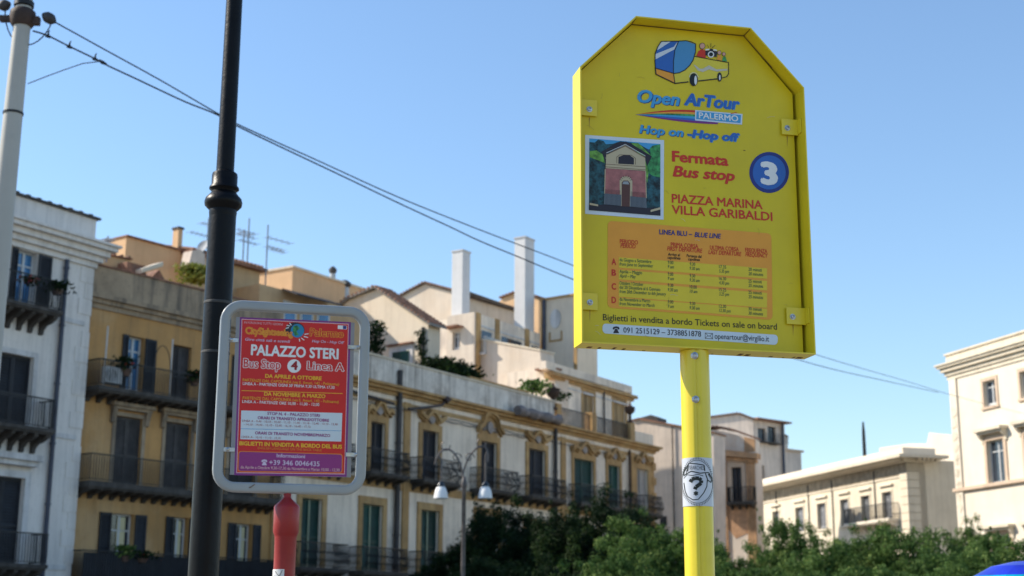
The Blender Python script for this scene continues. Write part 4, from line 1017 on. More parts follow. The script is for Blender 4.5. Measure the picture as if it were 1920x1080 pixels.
# ------------------------------------------------------------------ black cast-iron lamp post
Y = 6.1; bt = at_depth(381, 1080, Y); tp = at_depth(439.5, 0, Y); dv = (tp - bt); base = bt - dv * (bt.z / dv.z)
root = thing('black_lamp_post', base, 'tall glossy black cast-iron lamp post with ringed collar, passing behind the red sign', 'lamp post')
bp_ = M('glossy_black_paint', (.004, .004, .005), .38, .3, 6, 0, bump=.12, spec=.16)
def Q(py): 
    t = 0.5
    for _ in range(20):
        q = base + dv * t
        rel = ROT.transposed() @ (q - CAM); y = 540 - FPX * rel.y / -rel.z
        t += (y - py) / 1080 * .9 * 1.0
    return base + dv * t
k = Y / FPX * 1.02
A1 = dv.normalized(); cz_ = Q(352); 
MB().tube([base, Q(1080), Q(400)], [.078, 27.5 * k, 25.5 * k], 32).build('lower_shaft', bp_, root, smooth=True)
MB().tube([Q(372), Q(0), Q(0) + dv * 1.2], [17.2 * k, 15.8 * k, 12.5 * k], 32).build('upper_shaft', bp_, root, smooth=True)
L = lambda py: (Q(py) - Q(400)).length * (1 if py < 400 else -1)
MB().lathe(Q(400), [(25.4 * k, L(408)), (26.4 * k, L(399)), (26 * k, L(395)), (28 * k, L(393)), (35 * k, L(386)), (36 * k, L(380)), (34 * k, L(373)), (27 * k, L(366)), (23.5 * k, L(361)), (24 * k, L(359)), (28.5 * k, L(355)), (28 * k, L(352)), (24.5 * k, L(348)), (24.5 * k, L(330)), (23.5 * k, L(326)), (17.4 * k, L(322)), (17.2 * k, L(320))], 40, A1).build('collar', bp_, root, smooth=True)
for py in (570, 663):
    MB().lathe(Q(py), [(25.8 * k, -.005), (26.9 * k, -.002), (26.9 * k, .006), (25.8 * k, .009)], 32, A1).build('steel_band', M('dull_strap', (.035, .034, .033), .6, .4, 8, 0), root, smooth=True)
MB().lathe(base, [(.20, 0), (.20, .15), (.16, .3), (.13, .8), (.10, .95), (.078, 1.0)], 28).build('pedestal', bp_, root, smooth=True)

# ------------------------------------------------------------------ print kit
class Sheet:
    def __init__(s, F, w, slope, parent): s.F, s.w, s.sl, s.par = F, w, slope, parent
    def L(s, x, y): return s.F.uz(x, y, s.w)
    def poly(s, pts, layer, mat, name='print', parent=None):
        m = MB(); m.flat(s.F, [s.L(*p) for p in pts], s.w + layer * .0004); return m.build(name, mat, parent or s.par, fixn=False)
    def curve(s, pts, layer, wd, mat, name='line', closed=False, parent=None):
        """drawn line, wd in px"""
        P_ = [Vector(s.L(*p)) for p in pts]; h = wd * .5 * s.unit; m = MB(); n = len(P_)
        for i in range(n if closed else n - 1):
            a, b = P_[i], P_[(i + 1) % n]; d = (b - a)
            if d.length < 1e-7: continue
            d.normalize(); q = Vector((-d.y, d.x)) * h; e = d * h * .6; ww = s.w + layer * .0004
            m.add([s.F.p(*(a - e + q), ww), s.F.p(*(b + e + q), ww), s.F.p(*(b + e - q), ww), s.F.p(*(a - e - q), ww)], [(0, 1, 2, 3)])
        return m.build(name, mat, parent or s.par, fixn=False)
    @property
    def unit(s): a, b = s.L(1000, 500), s.L(1001, 500); return abs(b[0] - a[0])
    def rrect(s, c, r, layer, mat, name='panel_print', parent=None):
        """c = TL, TR, BR, BL in px; rounded by r px"""
        q = [Vector(s.L(*p)) for p in c]; rr = r * s.unit; pts = []
        for i in range(4):
            p, a, b = q[i], q[i - 1], q[(i + 1) % 4]; da = (a - p).normalized() * rr; db = (b - p).normalized() * rr
            for j in range(7):
                t = j / 6; A_ = p + da; B_ = p + db; pts.append((A_.lerp(p, t)).lerp(p.lerp(B_, t), t))
        m = MB(); m.flat(s.F, [tuple(p) for p in pts], s.w + layer * .0004); return m.build(name, mat, parent or s.par, fixn=False)
    def ell(s, cx, cy, rx, ry, layer, mat, name='disc', a0=0, a1=360, parent=None, n=40):
        return s.poly([(cx + rx * math.cos(R(a0 + (a1 - a0) * i / n)), cy + ry * math.sin(R(a0 + (a1 - a0) * i / n))) for i in range(n + (0 if a1 - a0 == 360 else 1))], layer, mat, name, parent)
    def text(s, body, xl, xr, yb, cap, layer, mat, bold=0, ital=0, parent=None, name='lettering', mb=None):
        vs, fs, (x0, x1), H = text_geo(body, 0, ital); mb = bold if mb is None else mb
        a = s.L(xl, yb); b = s.L(xr, yb + s.sl * (xr - xl)); kx = (b[0] - a[0]) / (x1 - x0 + 2 * mb * 1.3); ky = s.unit * cap / (H + 2 * mb) * 1.02
        a = (a[0] + mb * 1.3 * kx, a[1] + mb * ky)
        offs = [(0, 0)] if bold < .002 else [(math.cos(k * math.pi / 4) * bold * 1.3, math.sin(k * math.pi / 4) * bold) for k in range(8)] + [(0, 0)]
        m = MB()
        for q, (ox, oy) in enumerate(offs):
            m.add([s.F.p(a[0] + (x - x0 + ox) * kx, a[1] + (y + oy) * ky, s.w + layer * .0004 + q * .00003) for x, y in vs], fs)
        return m.build(name, mat, parent or s.par, fixn=False)
_h = {}
def text_geo(body, bold=0, ital=0, spacing=1):
    def go(t):
        c = bpy.data.curves.new('t', 'FONT'); c.body = t; c.size = 1; c.offset = bold; c.shear = ital; c.resolution_u = 3; c.space_character = spacing
        ob = bpy.data.objects.new('t', c); me = bpy.data.meshes.new_from_object(ob)
        v = [(p.co.x, p.co.y) for p in me.vertices]; f = [tuple(p.vertices) for p in me.polygons]
        bpy.data.objects.remove(ob); bpy.data.curves.remove(c); bpy.data.meshes.remove(me); return v, f
    if (bold, ital) not in _h: _h[(bold, ital)] = max(y for x, y in go('H')[0])
    v, f = go(body); xs = [x for x, y in v]
    return v, f, (min(xs), max(xs)), _h[(bold, ital)]

# ------------------------------------------------------------------ yellow bus-stop sign
YF = Fr(77, at_depth(1300, 400, 3.95))
yel = M('yellow_enamel', (.76, .60, .025), .33, .06, 3, .28, dirt=(.48, .30, .03), bump=.02, spec=.5)
yel2 = M('yellow_panel', (.68, .53, .008), .42, .07, 2.5, .22, dirt=(.46, .34, .03), bump=.01, spec=.4)
pc = YF.uz(1303, 700, -.045)[0]; base = YF.p(pc, 0, -.045)
sign = thing('yellow_bus_stop_sign', base, 'yellow eight-line bus timetable sign with chamfered top on a yellow pole', 'bus stop sign', rz=YF.rotz())
sign['label'] = 'large yellow bus-stop sign box with clipped top corners on a yellow pole'
uL, uR, zB, zS, zT, c1, c2 = -.333, .359, 2.366, 3.1735, 3.348, -.162, .196
OUT = [(uL, zB), (uR, zB), (uR, zS), (c2, zT), (c1, zT), (uL, zS)]
def inset(poly, t):
    n = len(poly); out = []
    for i in range(n):
        p, a, b = Vector(poly[i]), Vector(poly[i - 1]), Vector(poly[(i + 1) % n])
        d1 = (p - a).normalized(); d2 = (b - p).normalized(); n1 = Vector((-d1.y, d1.x)); n2 = Vector((-d2.y, d2.x))
        k = (n1 + n2).normalized(); out.append(tuple(p + k * (t / max(.2, k.dot(n1)))))
    return out
INN = inset(OUT, .004); D0, D1, DP = 0.0, -.080, -.052
m = MB(); n = 6
lip = inset(OUT, .0075)
rings = [[YF.p(*q, D1) for q in OUT], [YF.p(*q, D0) for q in OUT], [YF.p(*q, D0) for q in INN], [YF.p(*q, D1 + .002) for q in INN]]
for ra, rb in zip(rings[:-1], rings[1:]):
    for i in range(n): m.quad(ra[i], ra[(i + 1) % n], rb[(i + 1) % n], rb[i])
m.add(rings[0], [tuple(range(6))])
frame = m.build('sign_box', yel, sign, bevel=.0012)
pin = [(x if x < .3 else x - .0085, z) for x, z in inset(OUT, .0065)]
m = MB(); m.prism(YF, pin, DP - .003, DP); panel = m.build('sign_panel', yel2, sign)
# weld lines with a little rust at the corners of the tray
rust = M('rust_line', (.14, .07, .03), .9, .5, 30)
m = MB()
ii = inset(OUT, .0055)
for i in (3, 4):
    a = Vector(ii[i]); m.tube([YF.p(*a, DP + .001), YF.p(*Vector(INN[i]), D0 - .002)], .0011, 5)
for i, j, t0, t1 in ((3, 4, 0, 1), (2, 3, .45, 1)):
    a, b = Vector(ii[i]), Vector(ii[j]); m.tube([YF.p(*a.lerp(b, t0), DP + .001), YF.p(*a.lerp(b, t1), DP + .001)], .0010, 5)
m.build('weld_line', rust, sign)
S1 = Sheet(YF, DP, .075, panel)
K = dict(black=P('black', (.012, .014, .012)), red=P('red', (.58, .035, .015)), navy=P('navy', (.02, .035, .20)), blue=P('blue', (.03, .13, .45)), sky_=P('sky_blue', (.06, .33, .62)),
         white=P('white', (.75, .76, .76)), orange=P('orange', (.78, .33, .035)), dgreen=P('dark_green', (.02, .09, .05)), green=M('print_green', (.04, .24, .07), .42, .6, 70, 0, bump=0), lgreen=M('print_leaf_green', (.13, .32, .05), .42, .55, 60, 0, bump=0),
         pale=P('pale_blue', (.62, .70, .78)), pink=M('print_rose', (.36, .13, .12), .42, .2, 50, 0, bump=0), cream=P('cream', (.50, .42, .27)), dark=P('charcoal', (.025, .02, .03)), brown=P('brown', (.10, .04, .03)),
         teal=M('print_foliage', (.012, .060, .075), .42, .9, 70, 0, bump=0), skin=P('skin', (.65, .36, .28)), yband=P('yellow_band', (.70, .54, .03)), grey=P('grey', (.30, .32, .34)), purple=P('purple', (.20, .03, .20)),
         crim=P('crimson', (.58, .018, .018)), gold=P('golden', (.80, .45, .03)), lav=P('lavender', (.60, .50, .66)), dred=P('dark_red', (.28, .01, .015)), ora2=P('orange_tone', (.72, .22, .03)), pinkp=P('pale_pink', (.70, .42, .45)), violet=P('violet', (.26, .03, .19)), globe=P('globe_blue', (.02, .22, .42)))
# clips with bolts
steel = M('bolt_steel', (.42, .42, .43), .3, .2, 30, 0, metal=.95)
def bolt(F, cx, cy, w, r, parent):
    u, z = F.uz(cx, cy, w); c = F.p(u, z, w); m = MB(); m.lathe(c, [(r * 1.5, 0), (r * 1.5, .0015), (r, .0016), (r, .006), (r * .55, .0065), (r * .5, .0035)], 12, F.n); return m.build('bolt', steel, parent, smooth=True)
for xa, xb, ya, yb, bx, by, rt in ((1093, 1118, 188, 220, 1105, 205, 0), (1093, 1119, 550, 583, 1106, 567, 0), (1463, 1497, 224, 256, 1476, 240, 1), (1472, 1500, 577, 610, 1486, 594, 1)):
    a, z1 = YF.uz(xa, ya, DP); b, z0 = YF.uz(xb, yb, DP)
    if not rt: a = uL + .0045
    else: b = uR - .0045
    m = MB(); m.box(YF, a, b, z0, z1, DP + .006, DP + .009)
    if rt: m.box(YF, b - .003, b, z0 + .002, z1 - .002, DP + .0095, -.02)
    else: m.box(YF, a, a + .003, z0 + .002, z1 - .002, DP + .0095, -.02)
    o = m.build('clip_plate', yel, sign, bevel=.0008); bolt(YF, bx, by, DP + .009, .0058, o)
# artwork: open-top bus
def sp(pts): return [(1190 + x * 220 / 1916, 50 + y * 220 / 1916) for x, y in pts]
logo = S1.poly(sp([(345, 650), (640, 765), (760, 745), (900, 640), (975, 490), (1250, 540), (1525, 585), (1530, 800), (1420, 840), (1040, 890), (655, 930), (350, 790)]), 2, P('bus_yellow', (.70, .58, .05)), 'bus_picture')
S1.poly(sp([(340, 680), (625, 770), (650, 930), (350, 790)]), 3, K['orange'], 'bus_bumper', panel)
S1.poly(sp([(430, 245), (715, 240), (650, 390), (635, 560), (640, 765), (335, 680), (335, 480), (370, 350)]), 3, K['blue'], 'windscreen', panel)
S1.poly(sp([(715, 240), (830, 235), (990, 290), (985, 430), (930, 590), (830, 700), (730, 755), (640, 765), (635, 560), (650, 390)]), 3.2, P('side_glass', (.07, .27, .52)), 'side_glass', panel)
for q in ([(440, 250), (590, 245), (365, 390), (385, 320)], [(640, 330), (700, 245), (680, 300), (645, 375), (340, 535), (338, 450)]): S1.poly(sp(q), 4, P('reflection_white', (.60, .66, .72)), 'glass_reflection', panel)
for q in ([(955, 620), (1000, 640), (1060, 690), (1110, 690), (1210, 635), (1270, 665), (1330, 700), (1510, 690), (1510, 720), (1340, 735), (1210, 700), (1110, 745), (1030, 720)],): S1.poly(sp(q), 4, P('wave_grey', (.55, .52, .42)), 'wave_stripe', panel)
for pts, wd in (([(430, 245), (715, 240), (830, 232), (920, 250), (992, 285), (990, 420), (950, 550), (900, 630), (820, 710), (730, 755), (640, 768), (335, 680), (328, 560), (332, 440), (370, 340), (430, 245)], 1.7), ([(715, 240), (655, 380), (632, 560), (630, 760), (655, 930)], 1.5), ([(335, 680), (345, 780), (655, 930), (870, 905)], 2.2), ([(1040, 890), (1340, 855)], 2.2), ([(1420, 840), (1500, 820), (1530, 770), (1530, 590), (1250, 540), (975, 487)], 1.5)):
    S1.curve(sp(pts), 5, wd, K['black'], 'outline')
def spe(cx, cy, rx, ry, l, mt, nm='disc'): return S1.poly(sp([(cx + rx * math.cos(i * .314), cy + ry * math.sin(i * .314)) for i in range(20)]), l, mt, nm)
spe(960, 870, 68, 105, 6, K['black'], 'wheel'); spe(990, 880, 22, 75, 7, K['white'], 'wheel_disc'); spe(1382, 825, 38, 75, 6, K['black'], 'wheel'); spe(1385, 835, 12, 45, 7, K['white'], 'wheel_disc')
S1.curve(sp([(890, 830), (905, 775), (950, 755), (1000, 765), (1035, 830)]), 6, .8, K['white'], 'wheel_arch')
S1.poly(sp([(1005, 480), (1040, 400), (1090, 370), (1150, 390), (1160, 520)]), 4, K['red'], 'passenger_red'); spe(1100, 320, 48, 52, 6, K['black'], 'head_outline'); spe(1100, 322, 40, 44, 7, K['skin'], 'head')
S1.poly(sp([(1335, 540), (1360, 470), (1400, 460), (1420, 555)]), 4, K['orange'], 'passenger_orange'); spe(1378, 430, 34, 36, 6, K['black'], 'head_outline'); spe(1378, 430, 27, 30, 7, K['skin'], 'head')
S1.poly(sp([(1425, 560), (1445, 490), (1480, 490), (1505, 575)]), 5, K['green'], 'passenger_green'); spe(1452, 452, 30, 32, 6, K['black'], 'head_outline'); spe(1452, 452, 24, 26, 7, K['skin'], 'head')
S1.poly(sp([(1150, 400), (1215, 395), (1230, 360), (1270, 365), (1280, 400), (1345, 410), (1335, 500), (1150, 470)]), 5, K['dark'], 'camera_picture'); spe(1240, 460, 52, 52, 8, K['white'], 'lens_ring'); spe(1240, 460, 34, 34, 9, K['black'], 'lens')
S1.poly(sp([(1150, 372), (1215, 365), (1215, 388), (1150, 395)]), 6, K['white'], 'camera_trim'); S1.poly(sp([(1280, 372), (1340, 382), (1340, 402), (1280, 395)]), 6, K['white'], 'camera_trim')
for a, b in (((1180, 300), (1205, 345)), ((1240, 275), (1240, 340)), ((1310, 310), (1262, 350))): S1.curve(sp([a, b]), 6, .9, K['dark'], 'flash_ray')
# wordmarks
S1.text('Open', 1196.2, 1276, 193, 26, 2, K['navy'], .035, .25); S1.text('Open', 1195, 1274.5, 192, 26, 3, K['sky_'], .028, .25)
S1.text('ArTour', 1283, 1388, 198, 25, 2, K['sky_'], .04, .2); S1.text('ArTour', 1282, 1387, 197.2, 25, 3, K['blue'], .03, .2)
S1.text('Hop on', 1199, 1282.5, 251, 17, 2, K['navy'], .035, .2); S1.text('Hop on', 1198, 1281.5, 250, 17, 3, K['sky_'], .03, .2)
S1.text('-Hop off', 1289, 1388, 259, 17, 2, K['sky_'], .045, .2); S1.text('-Hop off', 1288, 1387, 258, 17, 3, K['blue'], .035, .2)
cu = lambda t: (1191 + 155 * t, 215 - 13 * math.sin(min(1, t * 1.25) * math.pi * .55) + 9 * t * t * .9 + 1 * t)
cl = lambda t: (1191 + 155 * t, 215 + 15 * math.sin(t * math.pi * .5) + 3 * t)
for i, kk in enumerate(('red', 'orange', 'green', 'sky_', 'blue', 'purple')):
    f0, f1_ = i / 6, (i + 1) / 6; ts = [j / 14 for j in range(15)]; mixp = lambda t, f: (cu(t)[0], cu(t)[1] * (1 - f) + cl(t)[1] * f)
    S1.poly([mixp(t, f0) for t in ts] + [mixp(t, f1_) for t in reversed(ts)], 2, K[kk], 'swoosh_band')
S1.poly([(1303, 206.5), (1392, 214), (1391, 234), (1303, 226)], 3, K['pale'], 'badge_border'); S1.poly([(1306, 209), (1389, 216), (1388, 231), (1305, 223.5)], 4, K['sky_'], 'badge')
S1.text('PALERMO', 1310, 1384, 222, 12, 5, K['white'], .02)
S1.curve([(1370, 213.3), (1381, 211.5)], 4, 1.4, K['red'], 'accent')
# printed picture of the gate house
pic = S1.poly([(1097, 253), (1245, 263), (1244, 412), (1097, 401)], 2, K['pale'], 'picture_border')
def gp(pts): # picture zoom coordinates
    return [(1090 + x / 6, 240 + y / 6) for x, y in pts]
S1.poly(gp([(88, 118), (886, 182), (886, 988), (84, 925)]), 3, K['sky_'], 'picture_sky', panel)
S1.poly(gp([(88, 160), (150, 165), (190, 130), (250, 150), (275, 185), (350, 180), (440, 150), (600, 170), (640, 175), (700, 215), (760, 245), (800, 205), (886, 190), (886, 988), (84, 925)]), 4, K['teal'], 'picture_trees', panel)
S1.poly(gp([(560, 170), (640, 172), (690, 220), (790, 320), (760, 450), (740, 620), (640, 300)]), 5, K['lgreen'], 'picture_tree', panel)
S1.poly(gp([(770, 230), (800, 200), (886, 185), (886, 560), (800, 540), (745, 500), (740, 430), (780, 330)]), 5, K['green'], 'picture_tree', panel)
S1.poly(gp([(90, 262), (170, 255), (240, 300), (265, 400), (200, 370), (90, 330)]), 5, K['lgreen'], 'picture_tree', panel)
S1.poly(gp([(225, 270), (400, 165), (500, 155), (560, 180), (790, 320), (735, 440), (700, 300), (490, 190), (285, 280), (270, 400)]), 6, K['dark'], 'picture_roof', panel)
S1.poly(gp([(278, 300), (490, 195), (715, 330), (720, 485), (270, 455)]), 7, K['cream'], 'picture_gable', panel)
S1.poly(gp([(270, 455), (722, 490), (725, 800), (255, 760)]), 7, K['pink'], 'picture_wall', panel)
S1.poly(gp([(415, 330), (470, 308), (540, 310), (588, 345), (588, 415), (412, 405)]), 8, K['dark'], 'picture_window', panel)
S1.curve(gp([(395, 400), (395, 330), (430, 305), (560, 310), (605, 345), (605, 415)]), 8.5, .8, K['brown'], 'picture_line', parent=panel)
S1.curve(gp([(285, 300), (490, 205), (712, 335)]), 8.5, 1.1, K['brown'], 'picture_line', parent=panel); S1.curve(gp([(278, 285), (490, 188), (715, 318)]), 9, .9, K['white'], 'picture_line', parent=panel)
S1.curve(gp([(272, 410), (722, 440)]), 8, .8, K['brown'], 'picture_line', parent=panel); S1.curve(gp([(272, 440), (722, 475)]), 8, .8, K['brown'], 'picture_line', parent=panel)
S1.curve(gp([(265, 470), (258, 740)]), 8, 1.6, K['cream'], 'picture_line', parent=panel); S1.curve(gp([(720, 490), (727, 790)]), 8, 1.4, K['cream'], 'picture_line', parent=panel)
S1.poly(gp([(428, 880), (428, 590), (455, 555), (500, 545), (545, 560), (570, 600), (568, 885)]), 8, K['cream'], 'picture_door_surround', panel)
for k_ in range(7): 
    a = math.pi * (1 + (k_ + .5) / 7); S1.curve(gp([(498 + 45 * math.cos(a), 600 + 42 * math.sin(a)), (498 + 72 * math.cos(a), 600 + 66 * math.sin(a))]), 8.6, .9, K['brown'], 'picture_line', parent=panel)
S1.poly(gp([(450, 885), (450, 620), (470, 595), (520, 595), (545, 625), (540, 890)]), 9, K['brown'], 'picture_door', panel)
S1.poly(gp([(458, 635), (470, 605), (520, 605), (535, 640)]), 10, K['grey'], 'picture_fanlight', panel)
S1.poly(gp([(255, 740), (445, 755), (445, 880), (250, 862)]), 9, P('rail_grey', (.14, .17, .20)), 'picture_fence', panel); S1.poly(gp([(545, 770), (725, 790), (730, 905), (545, 888)]), 9, P('rail_grey', (.14, .17, .20)), 'picture_fence', panel)
m = MB()
for x in list(range(262, 440, 14)) + list(range(555, 722, 14)):
    yt_ = 690 + (x - 262) * .09; a, b = S1.L(1090 + x / 6, 240 + yt_ / 6), S1.L(1090 + x / 6, 240 + (yt_ + 180) / 6); m.flat(YF, [(a[0], b[1]), (a[0] + .0008, b[1]), (a[0] + .0008, a[1]), (a[0], a[1])], DP + .0042)
m.build('picture_bars', K['dark'], panel, fixn=False)
S1.poly(gp([(84, 870), (250, 865), (730, 905), (886, 900), (886, 988), (84, 925)]), 8, K['dark'], 'picture_road', panel)
S1.poly(gp([(90, 845), (185, 865), (185, 885), (90, 868)]), 9, K['cream'], 'picture_kerb', panel); S1.poly(gp([(775, 925), (886, 895), (886, 920), (775, 950)]), 9, K['cream'], 'picture_kerb', panel)
# main lettering
S1.text('Fermata', 1260, 1366, 303, 21.5, 2, K['red'], .030); S1.text('Bus stop', 1261, 1378, 331, 21.5, 2, K['red'], .030, .22)
S1.text('PIAZZA MARINA', 1259.5, 1430, 380, 17, 2, K['red'], .016); S1.text('VILLA GARIBALDI', 1259.5, 1448.5, 401, 17, 2, K['red'], .016)
S1.ell(1442, 323.5, 37.2, 38.5, 2, K['navy'], 'number_disc'); S1.ell(1442, 323.5, 31, 32, 3, K['blue'], 'number_disc'); S1.text('3', 1426, 1459, 346, 46, 4, K['white'], .05)
S1.curve([(1394, 282), (1397, 282.3)], 3, 1.2, K['brown'], 'scratch')
S1.rrect([(1139.5, 414), (1446, 438), (1448.5, 600), (1139, 577)], 10, 2, K['orange'], 'timetable_panel')
S1.text('LINEA BLU –', 1236, 1297.5, 439.5, 9.5, 4, K['navy'], .022); S1.text('BLUE LINE', 1302, 1352, 444.5, 9.5, 4, K['navy'], .022, .22)
for t, a, b, y, c, it in (('PERIODO', 1162, 1196, 456.5, 8, 0), ('PERIOD', 1163, 1191.5, 464.5, 8, .22), ('PRIMA CORSA', 1257.5, 1309, 462.5, 8, 0), ('FIRST DEPARTURE', 1250.6, 1317, 470, 8, .22), ('ULTIMA CORSA', 1331, 1385, 468, 8, 0), ('LAST DEPARTURE', 1328, 1390, 476.5, 8, .22), ('FREQUENZA', 1397, 1438.5, 472.5, 8, 0), ('FREQUENCY', 1397.5, 1439.5, 480.8, 8, .22)):
    S1.text(t, a, b, y, c, 4, K['red'], .012, it)
for t, a, b, y in (('Arrivo al', 1252, 1275, 479.5), ('capolinea', 1251.5, 1275.5, 485.5), ('Partenza dal', 1287, 1315.5, 482.2), ('capolinea', 1290, 1312, 488.5)): S1.text(t, a, b, y, 5.6, 4, K['black'], .012, .2)
for y0, h in ((482.5, 19.5), (506, 18), (528.5, 28), (558.5, 16)):
    sl = .075; S1.poly([(1160, y0), (1438, y0 + sl * 278), (1438, y0 + h + sl * 278), (1160, y0 + h)], 3, K['yband'], 'timetable_band')
for t, y in (('A', 496.5), ('B', 517), ('C', 543), ('D', 568.5)): S1.text(t, 1146.5, 1155, y, 12, 4, K['red'], .03)
small = [('da Giugno a Settembre', 1161.5, 1221, 490, 0), ('from June to September', 1161.5, 1224.5, 498, .2), ('Aprile – Maggio', 1161.5, 1203.6, 512, 0), ('April – May', 1161.5, 1192, 520.3, .2),
         ('Ottobre / October', 1161.5, 1206, 533.8, 0), ('dal 20 Dicembre al 6 Gennaio', 1161.5, 1238, 541.5, 0), ('from 20th December to 6th January', 1161.5, 1248.5, 549.5, .2), ('da Novembre a Marzo', 1161.5, 1219, 564, 0), ('from November to March', 1161.5, 1227, 572.3, .2)]
for dy, v in ((0, ('9.00', '9 am', '9.30', '9.30 am', '17.35', '5.35 pm', '20 minuti', '20 minutes')), (22, ('9.00', '9 am', '9.30', '9.30 am', '16.30', '4.30 pm', '25 minuti', '25 minutes')), (43, ('9.30', '9.30 am', '10.00', '10 am', '15.25', '3.25 pm', '25 minuti', '25 minutes')), (74, ('9.00', '9 am', '9.30', '9.30 am', '12.30', '12.30 pm', '30 minuti', '30 minutes'))):
    for (x, y, w1), t, it in zip(((1252, 495, 2.85), (1252, 503.2, 2.85), (1293, 498, 2.85), (1293, 506.2, 2.85), (1348, 503.2, 2.85), (1348, 511.2, 2.85), (1403, 508, 2.72), (1403, 516.3, 2.72)), v, (0, .2) * 4):
        n_ = len(t.replace('.', '').replace(' ', '')) + .5 * (t.count('.') + t.count(' ')) + .35 * t.count('m')
        small.append((t, x, x + w1 * n_ * 1.03, y + dy, it))
for t, a, b, y, it in small: S1.text(t, a, b, y, 6.2, 4, K['dgreen'], .004, it)
S1.text('Biglietti in vendita a bordo Tickets on sale on board', 1130.5, 1457, 600.5, 11.5, 2, K['black'], .004)
S1.rrect([(1129.5, 606.5), (1458.5, 628), (1457.5, 647), (1129.5, 625)], 8, 2, K['pale'], 'contact_strip')
S1.text('091 2515129 – 3738851878', 1168.7, 1314.5, 623.8, 10, 3, K['dark'], .008); S1.text('openartour@virgilio.it', 1339.7, 1442, 635.2, 10, 3, K['dark'], .006)
def phone(Sh, x, y, s, mat, layer):
    g_ = lambda pts: [(x + a * s, y + b * s) for a, b in pts]
    Sh.poly(g_([(0, .3), (.1, .05), (.5, -.05), (.9, .05), (1, .3), (.95, .42), (.72, .4), (.7, .25), (.3, .25), (.28, .4), (.05, .42)]), layer, mat, 'telephone_symbol')
    Sh.poly(g_([(.35, .32), (.65, .32), (.72, .5), (.9, .85), (.9, .95), (.1, .95), (.1, .85), (.28, .5)]), layer, mat, 'telephone_symbol')
phone(S1, 1148.5, 612.5, 13, K['dark'], 3); 
S1.curve([(1322, 624.5), (1336, 625.5), (1336, 635.5), (1322, 634.5), (1322, 624.5)], 3, .9, K['dark'], 'envelope_symbol'); S1.curve([(1322, 624.5), (1329, 631), (1336, 625.5)], 3, .8, K['dark'], 'envelope_symbol'); S1.curve([(1322, 634.5), (1327, 629.5)], 3, .8, K['dark'], 'envelope_symbol'); S1.curve([(1336, 635.5), (1331, 630)], 3, .8, K['dark'], 'envelope_symbol')
scr = M('worn_scratch', (.40, .30, .05), .6, .3, 60); scl = M('bare_scratch', (.62, .60, .50), .5, .2, 60); rn = random.Random(11)
for k_ in range(26):
    x_, y_ = rn.uniform(1100, 1490), rn.uniform(130, 630); a_ = rn.uniform(-.5, .5) + (1.5 if rn.random() < .4 else 0); l_ = rn.uniform(4, 16)
    S1.curve([(x_, y_), (x_ + l_ * .5 * math.cos(a_), y_ + l_ * .5 * math.sin(a_)), (x_ + l_ * math.cos(a_ + .2), y_ + l_ * math.sin(a_ + .2))], 6, .45, scr if k_ % 3 else scl, 'scratch')
for bx_, by_ in ((1106, 572), (1476, 246), (1487, 600), (1105, 211)):
    S1.poly([(bx_ - 1.2, by_ + 9), (bx_ + 1.3, by_ + 9), (bx_ + .5, by_ + 24), (bx_, by_ + 31), (bx_ - .6, by_ + 22)], 1, M('rust_drip', (.42, .27, .04), .7, .2, 40), 'rust_drip')
m = MB()
for k_ in range(14):
    u_ = rn.uniform(uL + .02, uR - .02); m.box(YF, u_, u_ + rn.uniform(.004, .014), zB - .0006, zB + .0015, D1 + .01, D1 + .01 + rn.uniform(.004, .03))
tag(m.build('paint_chips', rust, sign), kind='stuff')
# pole: tube with a pressed groove facing the viewer
rp = .0408; toC = (CAM - base); toC.z = 0; toC.normalize(); aC = math.atan2(toC.y, toC.x)
def polepts(z, rr=rp, cc=None):
    out = []
    for i in range(64):
        a = aC + 2 * math.pi * i / 64; d = (i if i <= 32 else i - 64) / 64 * 360   # degrees from the viewer side, + to the right
        r_ = rr - .0052 * math.exp(-((d - 8) / 6) ** 2) + .0012 * math.exp(-((d - 24) / 6) ** 2) + .0008 * math.exp(-((d + 8) / 6) ** 2)
        out.append(base + Vector((math.cos(a) * r_, math.sin(a) * r_, z)))
    return out
m = MB(); A_ = polepts(0); B_ = polepts(zB - .001); m.v = A_ + B_; m.f = [(i, (i + 1) % 64, 64 + (i + 1) % 64, 64 + i) for i in range(64)] + [tuple(range(64, 128))]
pole = m.build('pole', yel, sign, smooth=True)
for py, fc in ((666, 1), (748, 1)):
    q = YF.uz(1306, py, 0); d = Vector((math.cos(aC), math.sin(aC), 0)); c = base + Vector((0, 0, YF.uz(1306, py, 0)[1])) + d * (rp - .004)
    m = MB(); m.lathe(c, [(.0105, 0), (.0105, .004), (.0085, .0045), (.0085, .010), (.0045, .011), (.004, .006)], 12, d); m.build('bolt', steel, pole, smooth=True)
# sticker wrapped round the pole
def wrapP(x, y, lay):   # x, y in photograph px on the pole axis band
    s_ = (x - 1301.5) / 29.2; s_ = max(-1.15, min(1.15, s_)); a = math.asin(max(-.999, min(.999, s_))) if abs(s_) < .97 else math.copysign(1.326 + (abs(s_) - .97) * 3, s_)
    z = YF.uz(1301, y, 0)[1]; r_ = rp + .0016 + lay * .0003; th = aC + a
    return base + Vector((math.cos(th) * r_, math.sin(th) * r_, z))
stw = M('sticker_vinyl', (.50, .52, .57), .3, .05, 8, 0, bump=0, spec=.5)
m = MB(); nx = 20
for i in range(nx):
    for j in range(4):
        xa, xb = 1270.5 + (1331 - 1270.5) * i / nx, 1270.5 + (1331 - 1270.5) * (i + 1) / nx; ya, yb = 857 + 91 * j / 4, 857 + 91 * (j + 1) / 4
        m.quad(wrapP(xa, ya, 0), wrapP(xb, ya, 0), wrapP(xb, yb, 0), wrapP(xa, yb, 0))
stk = m.build('sticker', stw, sign, fixn=False, smooth=True)
